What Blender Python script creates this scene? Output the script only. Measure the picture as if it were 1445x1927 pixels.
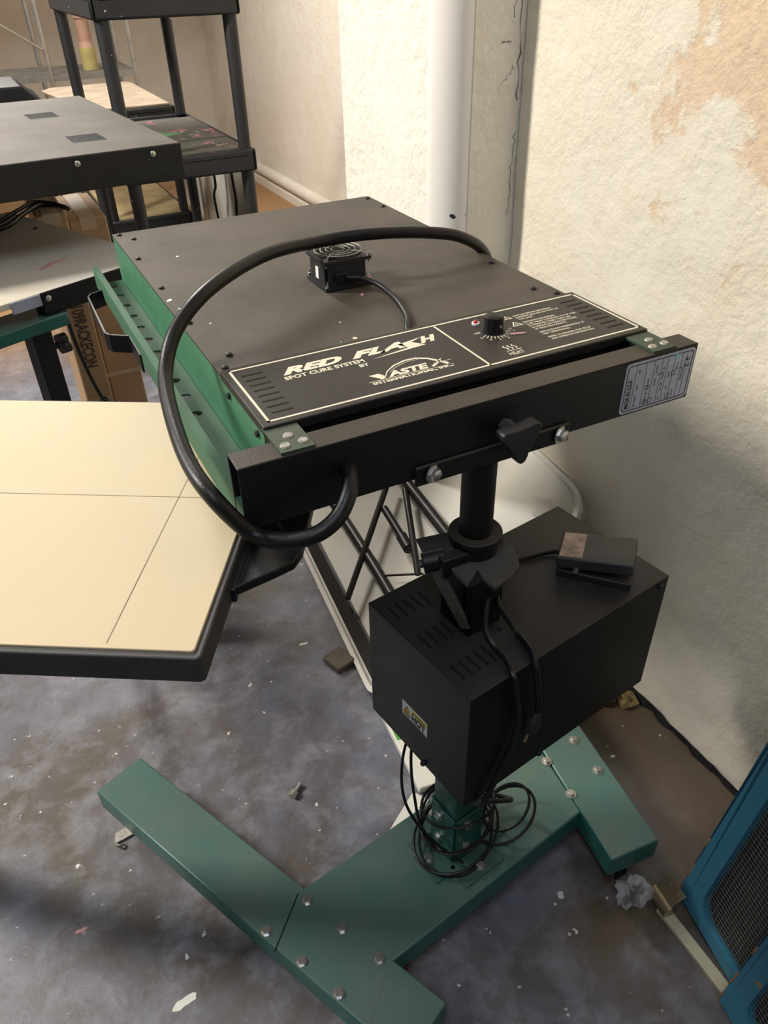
import bpy, bmesh, math, random
from mathutils import Matrix, Vector
random.seed(7)
for o in list(bpy.data.objects):
    bpy.data.objects.remove(o)
scene = bpy.context.scene
COL = scene.collection
H = 1.43                                   # camera height over the floor

# ------------------------------------------------------------------ camera
def camera():
    yaw, pitch, roll = math.radians(-26.298), math.radians(36.245), math.radians(-1.403)
    f = Vector((-math.sin(yaw)*math.cos(pitch), math.cos(yaw)*math.cos(pitch), -math.sin(pitch)))
    r = Vector((math.cos(yaw), math.sin(yaw), 0)); u = r.cross(f)
    r2 = r*math.cos(roll) + u*math.sin(roll); u2 = -r*math.sin(roll) + u*math.cos(roll)
    m = Matrix(((r2.x, u2.x, -f.x, 0), (r2.y, u2.y, -f.y, 0), (r2.z, u2.z, -f.z, H), (0, 0, 0, 1)))
    cd = bpy.data.cameras.new('camera'); cam = bpy.data.objects.new('camera', cd); COL.objects.link(cam)
    cam.matrix_world = m
    cd.sensor_width = 36.0; cd.sensor_fit = 'AUTO'; cd.lens = 1426.8/1927*36.0
    cd.clip_start = 0.02
    scene.camera = cam
camera()

# ------------------------------------------------------------------ world, lamps, exposure
w = bpy.data.worlds.new('room_air'); scene.world = w; w.use_nodes = True
bg = w.node_tree.nodes['Background']; bg.inputs[0].default_value = (1.0, 0.90, 0.78, 1); bg.inputs[1].default_value = 0.105
def lamp(name, loc, target, size, power, col):
    l = bpy.data.lights.new(name, 'AREA'); l.shape = 'RECTANGLE'; l.size, l.size_y = size
    l.energy = power; l.color = col
    o = bpy.data.objects.new(name, l); COL.objects.link(o); o.location = loc
    o.rotation_euler = (Vector(target)-Vector(loc)).to_track_quat('-Z', 'Y').to_euler()
    return o
lamp('ceiling_light_aisle', (-1.80, 2.35, 2.86), (0.5, 1.3, 0.8), (0.22, 1.1), 145, (1.0, 0.94, 0.86))
lamp('fill_light_front', (-0.45, -0.35, 3.1), (-0.2, 0.5, 0.0), (0.5, 1.2), 24, (0.76, 0.86, 1.0))  # added cool overhead fill for the floor, not a known fixture
lamp('ceiling_light_back', (0.1, 4.9, 3.0), (0.7, 2.8, 0.4), (0.35, 1.2), 115, (1.0, 0.95, 0.87))
vs = scene.view_settings
vs.view_transform = 'Standard'; vs.look = 'None'; vs.exposure = 0.0; vs.gamma = 1.0; vs.use_curve_mapping = False

# ------------------------------------------------------------------ materials
MATS = {}
def nodes(name):
    m = bpy.data.materials.new(name); m.use_nodes = True
    nt = m.node_tree; b = nt.nodes['Principled BSDF']
    MATS[name] = m
    return m, nt, b
def N(nt, t, **kw):
    n = nt.nodes.new(t)
    for k, v in kw.items():
        if hasattr(n, k): setattr(n, k, v)
        else: n.inputs[k].default_value = v
    return n
def noise(nt, vec, scale, detail=4, rough=0.55, dist=0.0):
    n = N(nt, 'ShaderNodeTexNoise'); n.inputs['Scale'].default_value = scale; n.inputs['Detail'].default_value = detail
    n.inputs['Roughness'].default_value = rough; n.inputs['Distortion'].default_value = dist
    nt.links.new(vec, n.inputs['Vector']); return n.outputs['Fac']
def ramp(nt, fac, a, b, ca=(0, 0, 0, 1), cb=(1, 1, 1, 1)):
    r = N(nt, 'ShaderNodeValToRGB'); e = r.color_ramp.elements
    e[0].position, e[1].position = a, b; e[0].color, e[1].color = ca, cb
    nt.links.new(fac, r.inputs[0]); return r.outputs[0]
def mix(nt, fac, a, b, mode='MIX'):
    m = N(nt, 'ShaderNodeMix', data_type='RGBA', blend_type=mode)
    for s, v in ((m.inputs[0], fac), (m.inputs[6], a), (m.inputs[7], b)):
        if isinstance(v, (int, float)): s.default_value = v
        elif isinstance(v, tuple): s.default_value = v
        else: nt.links.new(v, s)
    return m.outputs[2]
def math_(nt, op, a, b=0.0):
    m = N(nt, 'ShaderNodeMath', operation=op)
    for s, v in ((m.inputs[0], a), (m.inputs[1], b)):
        if isinstance(v, (int, float)): s.default_value = v
        else: nt.links.new(v, s)
    return m.outputs[0]
def bump(nt, b, h, strength=0.3, dist=0.01, prev=None):
    n = N(nt, 'ShaderNodeBump'); n.inputs['Strength'].default_value = strength; n.inputs['Distance'].default_value = dist
    nt.links.new(h, n.inputs['Height'])
    if prev: nt.links.new(prev, n.inputs['Normal'])
    nt.links.new(n.outputs[0], b.inputs['Normal']); return n.outputs[0]
def C(r, g, b): return (r, g, b, 1)
def simple(name, c, rough=0.5, metal=0.0, var=0.15, scale=12, bmp=0.0, bscale=200, c2=None, speck=None, transmission=0.0, alpha=None, dust=None):
    m, nt, b = nodes(name)
    pos = N(nt, 'ShaderNodeNewGeometry').outputs['Position']
    f = noise(nt, pos, scale, 5)
    c2 = c2 or tuple(x*(1-var*2) for x in c)
    col = mix(nt, ramp(nt, f, 0.35, 0.7), C(*c), C(*c2))
    if speck:
        s = noise(nt, pos, speck[1], 2, 0.5); col = mix(nt, ramp(nt, s, speck[2], speck[2]+0.02), col, C(*speck[0]))
    if dust:                                   # settled dust on faces that look up
        sp = N(nt, 'ShaderNodeSeparateXYZ'); nt.links.new(N(nt, 'ShaderNodeNewGeometry').outputs['True Normal'], sp.inputs[0])
        up = ramp(nt, sp.outputs[2], 0.55, 0.95)
        k = math_(nt, 'MULTIPLY', up, math_(nt, 'MULTIPLY', ramp(nt, noise(nt, pos, 7, 6, 0.65), 0.0, 0.62), dust[1]))
        col = mix(nt, k, col, C(*dust[0]))
    nt.links.new(col, b.inputs['Base Color'])
    if alpha is not None: b.inputs['Alpha'].default_value = alpha
    rr = N(nt, 'ShaderNodeMapRange'); rr.inputs[3].default_value = max(0.03, rough-0.08); rr.inputs[4].default_value = min(1, rough+0.1)
    nt.links.new(f, rr.inputs[0]); nt.links.new(rr.outputs[0], b.inputs['Roughness'])
    b.inputs['Metallic'].default_value = metal
    if max(c) < 0.03: b.inputs['Specular IOR Level'].default_value = 0.32
    if transmission: b.inputs['Transmission Weight'].default_value = transmission
    if bmp: bump(nt, b, noise(nt, pos, bscale, 3), bmp, 0.002)
    return m
simple('dusty_black_steel', (0.022, 0.020, 0.019), 0.64, var=0.12, scale=5, bmp=0.25, bscale=700, c2=(0.020, 0.018, 0.016), speck=((0.20, 0.18, 0.15), 160, 0.745), dust=((0.120, 0.097, 0.071), 0.62))
simple('console_black', (0.018, 0.017, 0.0155), 0.45, var=0.10, scale=9, bmp=0.12, bscale=700, dust=((0.10, 0.083, 0.06), 0.20))
simple('black_steel', (0.0045, 0.0048, 0.0062), 0.42, var=0.15, scale=8, bmp=0.2, bscale=600, speck=((0.12, 0.12, 0.12), 190, 0.76), dust=((0.09, 0.085, 0.08), 0.30))
simple('bar_black', (0.0055, 0.0056, 0.0068), 0.45, var=0.15, scale=10, bmp=0.2, bscale=600, c2=(0.0048, 0.0048, 0.0055), dust=((0.11, 0.09, 0.065), 0.42))
simple('slot_black', (0.003, 0.003, 0.003), 0.8)
simple('black_rubber', (0.0085, 0.0085, 0.009), 0.40, var=0.2, scale=30, bmp=0.15, bscale=400)
simple('black_plastic', (0.022, 0.022, 0.024), 0.45, var=0.2, scale=10)
simple('shelf_plastic', (0.026, 0.027, 0.030), 0.5, var=0.15, scale=6, speck=((0.55, 0.55, 0.50), 38, 0.735))
simple('green_paint', (0.060, 0.205, 0.110), 0.45, var=0.10, scale=10, bmp=0.1, bscale=300, c2=(0.048, 0.165, 0.088), dust=((0.11, 0.120, 0.080), 0.80))
simple('plate_dull_green', (0.030, 0.070, 0.042), 0.6, var=0.2, scale=40, dust=((0.062, 0.062, 0.040), 0.6))
simple('rail_green_shaded', (0.040, 0.130, 0.070), 0.75, var=0.10, scale=10, bmp=0.1, bscale=300, dust=((0.055, 0.090, 0.050), 0.5))  # green paint darkened, so the shade inside the channel is in the colour
simple('base_green', (0.022, 0.145, 0.118), 0.33, var=0.10, scale=6, bmp=0.12, bscale=260, c2=(0.020, 0.125, 0.110), dust=((0.105, 0.150, 0.128), 0.92), speck=((0.35, 0.42, 0.36), 85, 0.765))
simple('bracket_green', (0.018, 0.120, 0.098), 0.3, var=0.2, scale=14, dust=((0.10, 0.13, 0.11), 0.6))
simple('zinc', (0.62, 0.61, 0.58), 0.30, metal=0.9, var=0.15, scale=90)
simple('worn_rivet', (0.42, 0.40, 0.34), 0.5, metal=0.4, var=0.25, scale=160)
simple('print_cream', (0.72, 0.66, 0.50), 0.6, var=0.06, scale=60)
simple('ink_black', (0.02, 0.02, 0.025), 0.6)
simple('ink_grey', (0.14, 0.15, 0.19), 0.6)
simple('label_silver', (0.38, 0.40, 0.50), 0.35, metal=0.15, var=0.12, scale=25)
simple('sticker_white', (0.85, 0.84, 0.78), 0.5, var=0.03)
simple('sticker_yellow', (0.85, 0.68, 0.06), 0.5, var=0.05)
simple('red_plastic', (0.50, 0.02, 0.02), 0.25)
simple('paint_drop_blue', (0.18, 0.55, 0.62), 0.5); simple('paint_drop_white', (0.75, 0.74, 0.68), 0.6); simple('paint_drop_pink', (0.75, 0.40, 0.40), 0.6)
simple('platen_laminate', (0.53, 0.425, 0.265), 0.62, var=0.05, scale=5, c2=(0.515, 0.44, 0.29))
simple('platen_far', (0.64, 0.60, 0.54), 0.35, var=0.1, scale=5, c2=(0.62, 0.56, 0.44))
simple('pencil_line', (0.22, 0.17, 0.10), 0.7)
simple('platen_edge', (0.035, 0.036, 0.038), 0.55, var=0.25, scale=22, dust=((0.12, 0.11, 0.10), 0.35))
simple('white_plastic', (0.78, 0.76, 0.69), 0.42, var=0.10, scale=6, c2=(0.70, 0.67, 0.58), bmp=0.2, bscale=60)
simple('frame_tube', (0.020, 0.019, 0.019), 0.38, var=0.2, scale=20)
simple('cardboard', (0.44, 0.29, 0.17), 0.8, var=0.08, scale=7, bmp=0.1, bscale=90)
simple('cardboard_pale', (0.44, 0.35, 0.255), 0.85, var=0.14, scale=8)
simple('tape', (0.55, 0.43, 0.30), 0.4); simple('box_ink', (0.11, 0.065, 0.05), 0.8)
simple('plywood', (0.62, 0.47, 0.25), 0.7, var=0.2, scale=9)
simple('chrome', (0.48, 0.46, 0.43), 0.35, metal=0.7)
simple('blue_paint', (0.050, 0.235, 0.340), 0.42, var=0.12, scale=14, c2=(0.055, 0.200, 0.310), speck=((0.40, 0.20, 0.09), 26, 0.73))
simple('bare_wood', (0.45, 0.23, 0.10), 0.85, var=0.3, scale=60, bmp=0.6, bscale=150)
simple('mesh_wire', (0.34, 0.33, 0.30), 0.5, metal=0.4)
simple('mesh_back', (0.045, 0.040, 0.033), 0.7)
simple('brass', (0.40, 0.31, 0.20), 0.35, metal=0.85)
simple('cream_strip', (0.60, 0.54, 0.38), 0.6, var=0.12, scale=20)
simple('board_white', (0.74, 0.72, 0.64), 0.6, var=0.05)
simple('green_ink', (0.08, 0.40, 0.04), 0.5)
simple('pedal_plate', (0.34, 0.27, 0.22), 0.35, metal=0.5, var=0.35, scale=55)
simple('clear_wrap', (0.85, 0.87, 0.88), 0.06, var=0.05, alpha=0.26)
simple('crack_dark', (0.20, 0.17, 0.165), 0.9)
simple('worn_lever', (0.085, 0.078, 0.062), 0.42, var=0.2, scale=40)
simple('dirty_block', (0.150, 0.128, 0.100), 0.85, var=0.2, scale=30, bmp=0.5, bscale=120)
simple('rubble', (0.30, 0.21, 0.08), 0.9, var=0.4, scale=50, bmp=0.8, bscale=90)
simple('bottle_pink', (0.50, 0.30, 0.22), 0.6); simple('bottle_yellow', (0.50, 0.42, 0.16), 0.6)
simple('pipe_white', (0.83, 0.79, 0.73), 0.42, var=0.03, scale=4, bmp=0.25, bscale=45, speck=((0.03, 0.03, 0.05), 24, 0.715))

def splatter_board():
    m, nt, b = nodes('splatter_board')
    pos = N(nt, 'ShaderNodeNewGeometry').outputs['Position']
    col = mix(nt, ramp(nt, noise(nt, pos, 5, 3), 0.4, 0.6), C(0.13, 0.118, 0.10), C(0.085, 0.092, 0.075))
    col = mix(nt, ramp(nt, noise(nt, pos, 9, 6, 0.7, 1.5), 0.585, 0.62), col, C(0.45, 0.16, 0.18))
    col = mix(nt, ramp(nt, noise(nt, pos, 13, 5, 0.7, 1.0), 0.62, 0.66), col, C(0.55, 0.50, 0.42))
    col = mix(nt, ramp(nt, noise(nt, pos, 7, 5, 0.6, 0.7), 0.66, 0.69), col, C(0.12, 0.30, 0.14))
    nt.links.new(col, b.inputs['Base Color']); b.inputs['Roughness'].default_value = 0.6
splatter_board()

def plaster(name, base, stain, stain_box=None, lower=None, dark=None):
    m, nt, b = nodes(name)
    pos = N(nt, 'ShaderNodeNewGeometry').outputs['Position']
    sep = N(nt, 'ShaderNodeSeparateXYZ'); nt.links.new(pos, sep.inputs[0])
    big = noise(nt, pos, 3.1, 6, 0.6, 0.4); med = noise(nt, pos, 11, 6, 0.65); fine = noise(nt, pos, 75, 5, 0.6)
    col = mix(nt, ramp(nt, big, 0.35, 0.7), C(*base), C(base[0]*0.93, base[1]*0.90, base[2]*0.84))
    col = mix(nt, math_(nt, 'MULTIPLY', ramp(nt, med, 0.5, 0.75), 0.35), col, C(base[0]*0.95, base[1]*0.80, base[2]*0.72))
    patch = ramp(nt, noise(nt, pos, 5.2, 8, 0.62, 0.25), 0.545, 0.60)
    if stain_box:
        y0, y1, z0, z1 = stain_box
        def edge(s, a, bb):
            r = N(nt, 'ShaderNodeMapRange'); r.inputs[1].default_value = a; r.inputs[2].default_value = bb; nt.links.new(s, r.inputs[0]); return r.outputs[0]
        k = math_(nt, 'MULTIPLY', edge(sep.outputs[1], y1, y0), edge(sep.outputs[2], z0, z1))
        patch = ramp(nt, math_(nt, 'ADD', math_(nt, 'MULTIPLY', k, 0.42), noise(nt, pos, 6.0, 8, 0.66, 0.3)), 0.665, 0.715)
    st = mix(nt, ramp(nt, fine, 0.35, 0.7), C(*stain), C(stain[0]*1.15, stain[1]*1.18, stain[2]*1.25))
    col = mix(nt, math_(nt, 'MULTIPLY', patch, 0.80), col, st)
    if lower:                                               # bare old render below a paint line
        h, c = lower
        lo = ramp(nt, math_(nt, 'ADD', sep.outputs[2], math_(nt, 'MULTIPLY', big, 0.25)), h, h+0.05, C(1, 1, 1), C(0, 0, 0))
        col = mix(nt, lo, col, C(*c))
    scuff = ramp(nt, noise(nt, pos, 26, 6, 0.7), 0.73, 0.77)
    col = mix(nt, math_(nt, 'MULTIPLY', scuff, 0.5), col, C(0.34, 0.30, 0.25))
    nt.links.new(col, b.inputs['Base Color']); b.inputs['Roughness'].default_value = 0.82
    rz = N(nt, 'ShaderNodeMapRange'); rz.inputs[1].default_value = 0.45; rz.inputs[2].default_value = 1.25; rz.inputs[3].default_value = 0.18; nt.links.new(sep.outputs[2], rz.inputs[0])
    zone = math_(nt, 'MULTIPLY', rz.outputs[0], ramp(nt, big, 0.30, 0.60, C(0.35, 0.35, 0.35), C(1, 1, 1)))
    coarse = noise(nt, pos, 34, 5, 0.62, 0.2)
    h = math_(nt, 'ADD', math_(nt, 'MULTIPLY', med, 0.45), math_(nt, 'MULTIPLY', math_(nt, 'ADD', math_(nt, 'MULTIPLY', coarse, 0.75), math_(nt, 'MULTIPLY', fine, 0.30)), zone))
    h = math_(nt, 'SUBTRACT', h, math_(nt, 'MULTIPLY', patch, 0.10))
    bump(nt, b, h, 0.50, 0.020)
plaster('plaster_near', (0.81, 0.755, 0.635), (0.68, 0.49, 0.31), (0.80, 1.25, 0.95, 1.35))
plaster('plaster_column', (0.80, 0.755, 0.67), (0.76, 0.69, 0.58))
plaster('plaster_far', (0.78, 0.73, 0.65), (0.70, 0.63, 0.54), None, None)

def concrete():
    m, nt, b = nodes('concrete')
    pos = N(nt, 'ShaderNodeNewGeometry').outputs['Position']
    sep = N(nt, 'ShaderNodeSeparateXYZ'); nt.links.new(pos, sep.inputs[0])
    big = noise(nt, pos, 1.7, 6, 0.60, 0.6); med = noise(nt, pos, 9, 7, 0.68, 0.3); fine = noise(nt, pos, 60, 4, 0.6)
    col = mix(nt, ramp(nt, big, 0.42, 0.58), C(0.130, 0.134, 0.172), C(0.082, 0.064, 0.047))
    col = mix(nt, ramp(nt, med, 0.46, 0.70), col, C(0.235, 0.235, 0.265))
    col = mix(nt, math_(nt, 'MULTIPLY', ramp(nt, noise(nt, pos, 14, 7, 0.7), 0.5, 0.62), 0.45), col, C(0.072, 0.060, 0.050))
    # shade along the wall painted in as brown; orange-brown stain behind the shelves
    r = N(nt, 'ShaderNodeMapRange'); r.inputs[1].default_value = 0.52; r.inputs[2].default_value = 0.95; nt.links.new(sep.outputs[0], r.inputs[0])
    k = math_(nt, 'MULTIPLY', r.outputs[0], 0.85)
    col = mix(nt, k, col, C(0.085, 0.055, 0.026))
    r2 = N(nt, 'ShaderNodeMapRange'); r2.inputs[1].default_value = 3.2; r2.inputs[2].default_value = 4.2; nt.links.new(sep.outputs[1], r2.inputs[0])
    col = mix(nt, r2.outputs[0], col, C(0.36, 0.20, 0.085))
    # paint flecks
    fl = ramp(nt, noise(nt, pos, 42, 3, 0.5), 0.700, 0.725)
    col = mix(nt, fl, col, C(0.62, 0.61, 0.58))
    v = N(nt, 'ShaderNodeTexVoronoi', feature='F1'); v.inputs['Scale'].default_value = 24; nt.links.new(pos, v.inputs['Vector'])
    dots = ramp(nt, v.outputs['Distance'], 0.06, 0.09, C(1, 1, 1), C(0, 0, 0))
    zone = ramp(nt, noise(nt, pos, 3.3, 3), 0.52, 0.6)
    hs = N(nt, 'ShaderNodeHueSaturation'); hs.inputs['Saturation'].default_value = 0.7; hs.inputs['Value'].default_value = 0.75; nt.links.new(v.outputs['Color'], hs.inputs['Color'])
    tint = mix(nt, 0.55, hs.outputs[0], C(0.6, 0.58, 0.55))
    col = mix(nt, math_(nt, 'MULTIPLY', math_(nt, 'MULTIPLY', dots, zone), 0.8), col, tint)
    nt.links.new(col, b.inputs['Base Color'])
    nt.links.new(ramp(nt, med, 0.3, 0.75, C(0.38, 0.38, 0.38), C(0.62, 0.62, 0.62)), b.inputs['Roughness'])
    bump(nt, b, math_(nt, 'ADD', med, math_(nt, 'MULTIPLY', fine, 0.25)), 0.25, 0.006)
concrete()

# ------------------------------------------------------------------ mesh builder
I4 = Matrix.Identity(4)
class MB:
    def __init__(s, xf=I4): s.v = []; s.f = []; s.xf = xf
    def add(s, vs, fs, xf=None):
        m = s.xf @ xf if xf is not None else s.xf
        n = len(s.v); s.v += [m @ Vector(p) for p in vs]; s.f += [tuple(i+n for i in f) for f in fs]; return s
    def box(s, x0, x1, y0, y1, z0, z1, xf=None):
        return s.add([(x0,y0,z0),(x1,y0,z0),(x1,y1,z0),(x0,y1,z0),(x0,y0,z1),(x1,y0,z1),(x1,y1,z1),(x0,y1,z1)],
                     [(0,3,2,1),(4,5,6,7),(0,1,5,4),(1,2,6,5),(2,3,7,6),(3,0,4,7)], xf)
    def prism(s, poly, z0, z1, xf=None):            # polygon in xy (counter-clockwise), extruded in z
        n = len(poly)
        vs = [(x,y,z0) for x,y in poly] + [(x,y,z1) for x,y in poly]
        return s.add(vs, [tuple(range(n-1,-1,-1)), tuple(range(n,2*n))] + [(i,(i+1)%n,n+(i+1)%n,n+i) for i in range(n)], xf)
    def cyl(s, p0, p1, r0, r1=None, n=20, caps=True):
        r1 = r0 if r1 is None else r1
        p0, p1 = Vector(p0), Vector(p1); d = (p1-p0).normalized(); a = d.orthogonal().normalized(); b = d.cross(a)
        vs = []
        for p, r in ((p0, r0), (p1, r1)):
            vs += [p + a*(r*math.cos(2*math.pi*i/n)) + b*(r*math.sin(2*math.pi*i/n)) for i in range(n)]
        fs = [(i,(i+1)%n,n+(i+1)%n,n+i) for i in range(n)]
        if caps: fs += [tuple(range(n-1,-1,-1)), tuple(range(n,2*n))]
        return s.add(vs, fs)
    def ring(s, c, z0, z1, ri, ro, n=28):
        cx, cy = c; vs = []
        for r, z in ((ro,z0),(ro,z1),(ri,z1),(ri,z0)):
            vs += [(cx+r*math.cos(2*math.pi*i/n), cy+r*math.sin(2*math.pi*i/n), z) for i in range(n)]
        fs = []
        for k in range(4):
            for i in range(n):
                fs.append((k*n+i, k*n+(i+1)%n, ((k+1)%4)*n+(i+1)%n, ((k+1)%4)*n+i))
        return s.add(vs, fs)
    def tube(s, pts, r, n=12, sub=8, closed=False):
        P = [Vector(p) for p in pts]; Q = []
        m = len(P)
        for i in range(m if closed else m-1):
            g = lambda k: P[k % m] if closed else P[max(0, min(m-1, k))]
            a, b, c, d = g(i-1), g(i), g(i+1), g(i+2)
            for j in range(sub):
                t = j/sub
                Q.append(0.5*((2*b)+(c-a)*t+(2*a-5*b+4*c-d)*t*t+(3*b-a-3*c+d)*t**3))
        if not closed: Q.append(P[-1])
        L = len(Q); vs = []; nrm = None
        for i in range(L):
            t = (Q[(i+1) % L]-Q[i-1]) if closed else (Q[min(i+1,L-1)]-Q[max(i-1,0)])
            t.normalize()
            nrm = t.orthogonal().normalized() if nrm is None else (nrm - t*nrm.dot(t)).normalized()
            b = t.cross(nrm)
            vs += [Q[i] + nrm*(r*math.cos(2*math.pi*k/n)) + b*(r*math.sin(2*math.pi*k/n)) for k in range(n)]
        fs = []
        for i in range(L if closed else L-1):
            for k in range(n):
                fs.append((i*n+k, i*n+(k+1)%n, ((i+1)%L)*n+(k+1)%n, ((i+1)%L)*n+k))
        if not closed: fs += [tuple(range(n-1,-1,-1)), tuple(range((L-1)*n, L*n))]
        return s.add(vs, fs)
    def strip(s, pts, wdt, z0, z1, xf=None):        # flat ribbon along a polyline in xy
        P = [Vector((x, y, 0)) for x, y in pts]; L = []; Rr = []
        for i, p in enumerate(P):
            t = (P[min(i+1, len(P)-1)]-P[max(i-1, 0)]).normalized(); q = Vector((-t.y, t.x, 0))*(wdt[i] if isinstance(wdt, list) else wdt)/2
            L.append(p+q); Rr.append(p-q)
        return s.prism([(p.x,p.y) for p in Rr]+[(p.x,p.y) for p in reversed(L)], z0, z1, xf) if len(P) == 2 else s._rib(L, Rr, z0, z1, xf)
    def _rib(s, L, Rr, z0, z1, xf):
        n = len(L); vs = [(p.x,p.y,z1) for p in L]+[(p.x,p.y,z1) for p in Rr]
        return s.add(vs, [(n+i, n+i+1, i+1, i) for i in range(n-1)], xf)
WPOS = {}
def place(o, parent, wpos):
    o.location = Vector(wpos) - (WPOS[parent.name] if parent else Vector((0,0,0)))
    if parent: o.parent = parent
    WPOS[o.name] = Vector(wpos)
def build(name, mb, mat, parent=None, bevel=0.0, smooth=True, seg=2):
    me = bpy.data.meshes.new(name)
    lo = Vector([min(v[i] for v in mb.v) for i in range(3)]); hi = Vector([max(v[i] for v in mb.v) for i in range(3)])
    c = (lo+hi)/2
    if parent is None: c.z = lo.z
    me.from_pydata([v-c for v in mb.v], [], mb.f); me.update()
    bm = bmesh.new(); bm.from_mesh(me); bmesh.ops.recalc_face_normals(bm, faces=bm.faces); bm.to_mesh(me); bm.free()
    me.materials.append(MATS[mat])
    if smooth:
        for p in me.polygons: p.use_smooth = True
        me.set_sharp_from_angle(angle=math.radians(38))
    o = bpy.data.objects.new(name, me); COL.objects.link(o); place(o, parent, c)
    if bevel:
        b = o.modifiers.new('bevel', 'BEVEL'); b.width = bevel; b.segments = seg; b.limit_method = 'ANGLE'; b.harden_normals = False
    return o
def tag(o, label=None, cat=None, group=None, kind=None):
    if label: o['label'] = label
    if cat: o['category'] = cat
    if group: o['group'] = group
    if kind: o['kind'] = kind
    return o
def thing(name, loc, label, cat, group=None):
    e = bpy.data.objects.new(name, None); COL.objects.link(e); e.empty_display_size = 0.05
    place(e, None, Vector(loc)); return tag(e, label, cat, group)
SHARED = {}
def shared(key, name, mb, mat, parent, wpos, rot=None, smooth=True):  # mb about the origin
    if key not in SHARED:
        me = bpy.data.meshes.new(name); me.from_pydata(mb.v, [], mb.f); me.update()
        bm = bmesh.new(); bm.from_mesh(me); bmesh.ops.recalc_face_normals(bm, faces=bm.faces); bm.to_mesh(me); bm.free()
        me.materials.append(MATS[mat])
        if smooth:
            for p in me.polygons: p.use_smooth = True
            me.set_sharp_from_angle(angle=math.radians(38))
        SHARED[key] = me
    o = bpy.data.objects.new(name, SHARED[key]); COL.objects.link(o); place(o, parent, wpos)
    if rot is not None: o.rotation_euler = rot
    return o
def T(x, y, z=0): return Matrix.Translation((x, y, z))
def RZ(a): return Matrix.Rotation(math.radians(a), 4, 'Z')
def RX(a): return Matrix.Rotation(math.radians(a), 4, 'X')
def RY(a): return Matrix.Rotation(math.radians(a), 4, 'Y')
def text_mb(txt, size, xf, bold=0.0, sx=1.0, shear=0.0, depth=0.0002, align='LEFT', space=1.0, width=None):
    cu = bpy.data.curves.new('lettering', 'FONT'); cu.body = txt; cu.size = size; cu.offset = bold*size; cu.shear = shear
    cu.align_x = align; cu.space_character = space; cu.resolution_u = 3; cu.extrude = 0
    o = bpy.data.objects.new('lettering_tmp', cu); COL.objects.link(o)
    dg = bpy.context.evaluated_depsgraph_get(); me = bpy.data.meshes.new_from_object(o.evaluated_get(dg))
    vs = [v.co.copy() for v in me.vertices]; fs = [tuple(p.vertices) for p in me.polygons]
    bpy.data.objects.remove(o); bpy.data.meshes.remove(me); bpy.data.curves.remove(cu)
    if width and vs:
        x0 = min(v.x for v in vs); x1 = max(v.x for v in vs); sx = width/(x1-x0); vs = [Vector((v.x-x0, v.y, v.z)) for v in vs]
    mb = MB(); mb.add([(v.x*sx, v.y, depth) for v in vs], fs, xf); return mb
def join(*mbs):
    r = MB()
    for m in mbs: r.add(m.v, m.f)
    return r
def hexbolt_mb(r=0.007, h=0.005, washer=True):
    m = MB(); z = 0
    if washer: m.cyl((0,0,0), (0,0,0.0012), r*1.35, n=20); z = 0.0012
    m.cyl((0,0,z), (0,0,z+h), r, r*0.96, n=6)
    m.cyl((0,0,z+h), (0,0,z+h+0.0006), r*0.8, r*0.7, n=16); return m
def screw_mb(r=0.004, h=0.0022):
    m = MB(); m.cyl((0,0,0), (0,0,h*0.55), r, r*0.95, n=14); m.cyl((0,0,h*0.55), (0,0,h), r*0.95, r*0.55, n=14); return m
def zz(d): return H - d

# ================================================================== THE SETTING
WX = 1.065
m = MB(); m.box(-4.0, 2.3, -1.5, 7.6, -0.10, 0.0)
tag(build('floor', m, 'concrete', smooth=False), kind='structure')
def plaster_grid(name, mat, y0, y1, z0, z1, x, amp, seed, nx=90, nz=70):
    # a hand-trowelled wall face: gently uneven in x, backed to a slab
    from mathutils import noise as NZ
    m = MB(); vs = []; fs = []
    for j in range(nz+1):
        for i in range(nx+1):
            y = y0+(y1-y0)*i/nx; z = z0+(z1-z0)*j/nz
            d = amp*NZ.fractal(Vector((y*2.2+seed, z*2.2, seed)), 0.8, 2.0, 5)
            vs.append((x + d, y, z))
    for j in range(nz):
        for i in range(nx):
            a = j*(nx+1)+i; fs.append((a, a+nx+1, a+nx+2, a+1))
    m.add(vs, fs); m.box(x+0.03, x+0.2, y0, y1, z0, z1); return m
tag(build('wall_right', plaster_grid('w', 'p', -0.9, 1.46, 0, 3.0, WX, 0.006, 3.1, 160, 180), 'plaster_near'), kind='structure')
# masonry column between the two bays, its corner guarded by a painted round steel post
m = MB(); m.prism([(0.885, 1.53), (0.945, 1.462), (1.5, 1.462), (1.5, 1.985), (0.90, 1.985), (0.885, 1.97)], 0, 3.0)
col = tag(build('wall_middle', m, 'plaster_column', smooth=False), kind='structure')
m = MB(); m.cyl((0.940, 1.522, 0), (0.940, 1.522, 3.0), 0.058, n=48)
post = build('corner_guard', m, 'pipe_white', col)
def crack(x0, z0, x1, z1, wd, seed, n=26, name='crack'):
    rnd = random.Random(seed); P = []
    for k in range(n+1):
        t = k/n; P.append((x0+(x1-x0)*t+rnd.uniform(-0.004, 0.004), z0+(z1-z0)*t+rnd.uniform(-0.003, 0.003)))
    m = MB(); m.strip(P, [wd*rnd.uniform(0.05, 0.6) for _ in P], 0, 0.0006, T(0, 1.4618, 0) @ RX(90)); build(name, m, 'crack_dark', col, smooth=False)
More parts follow.
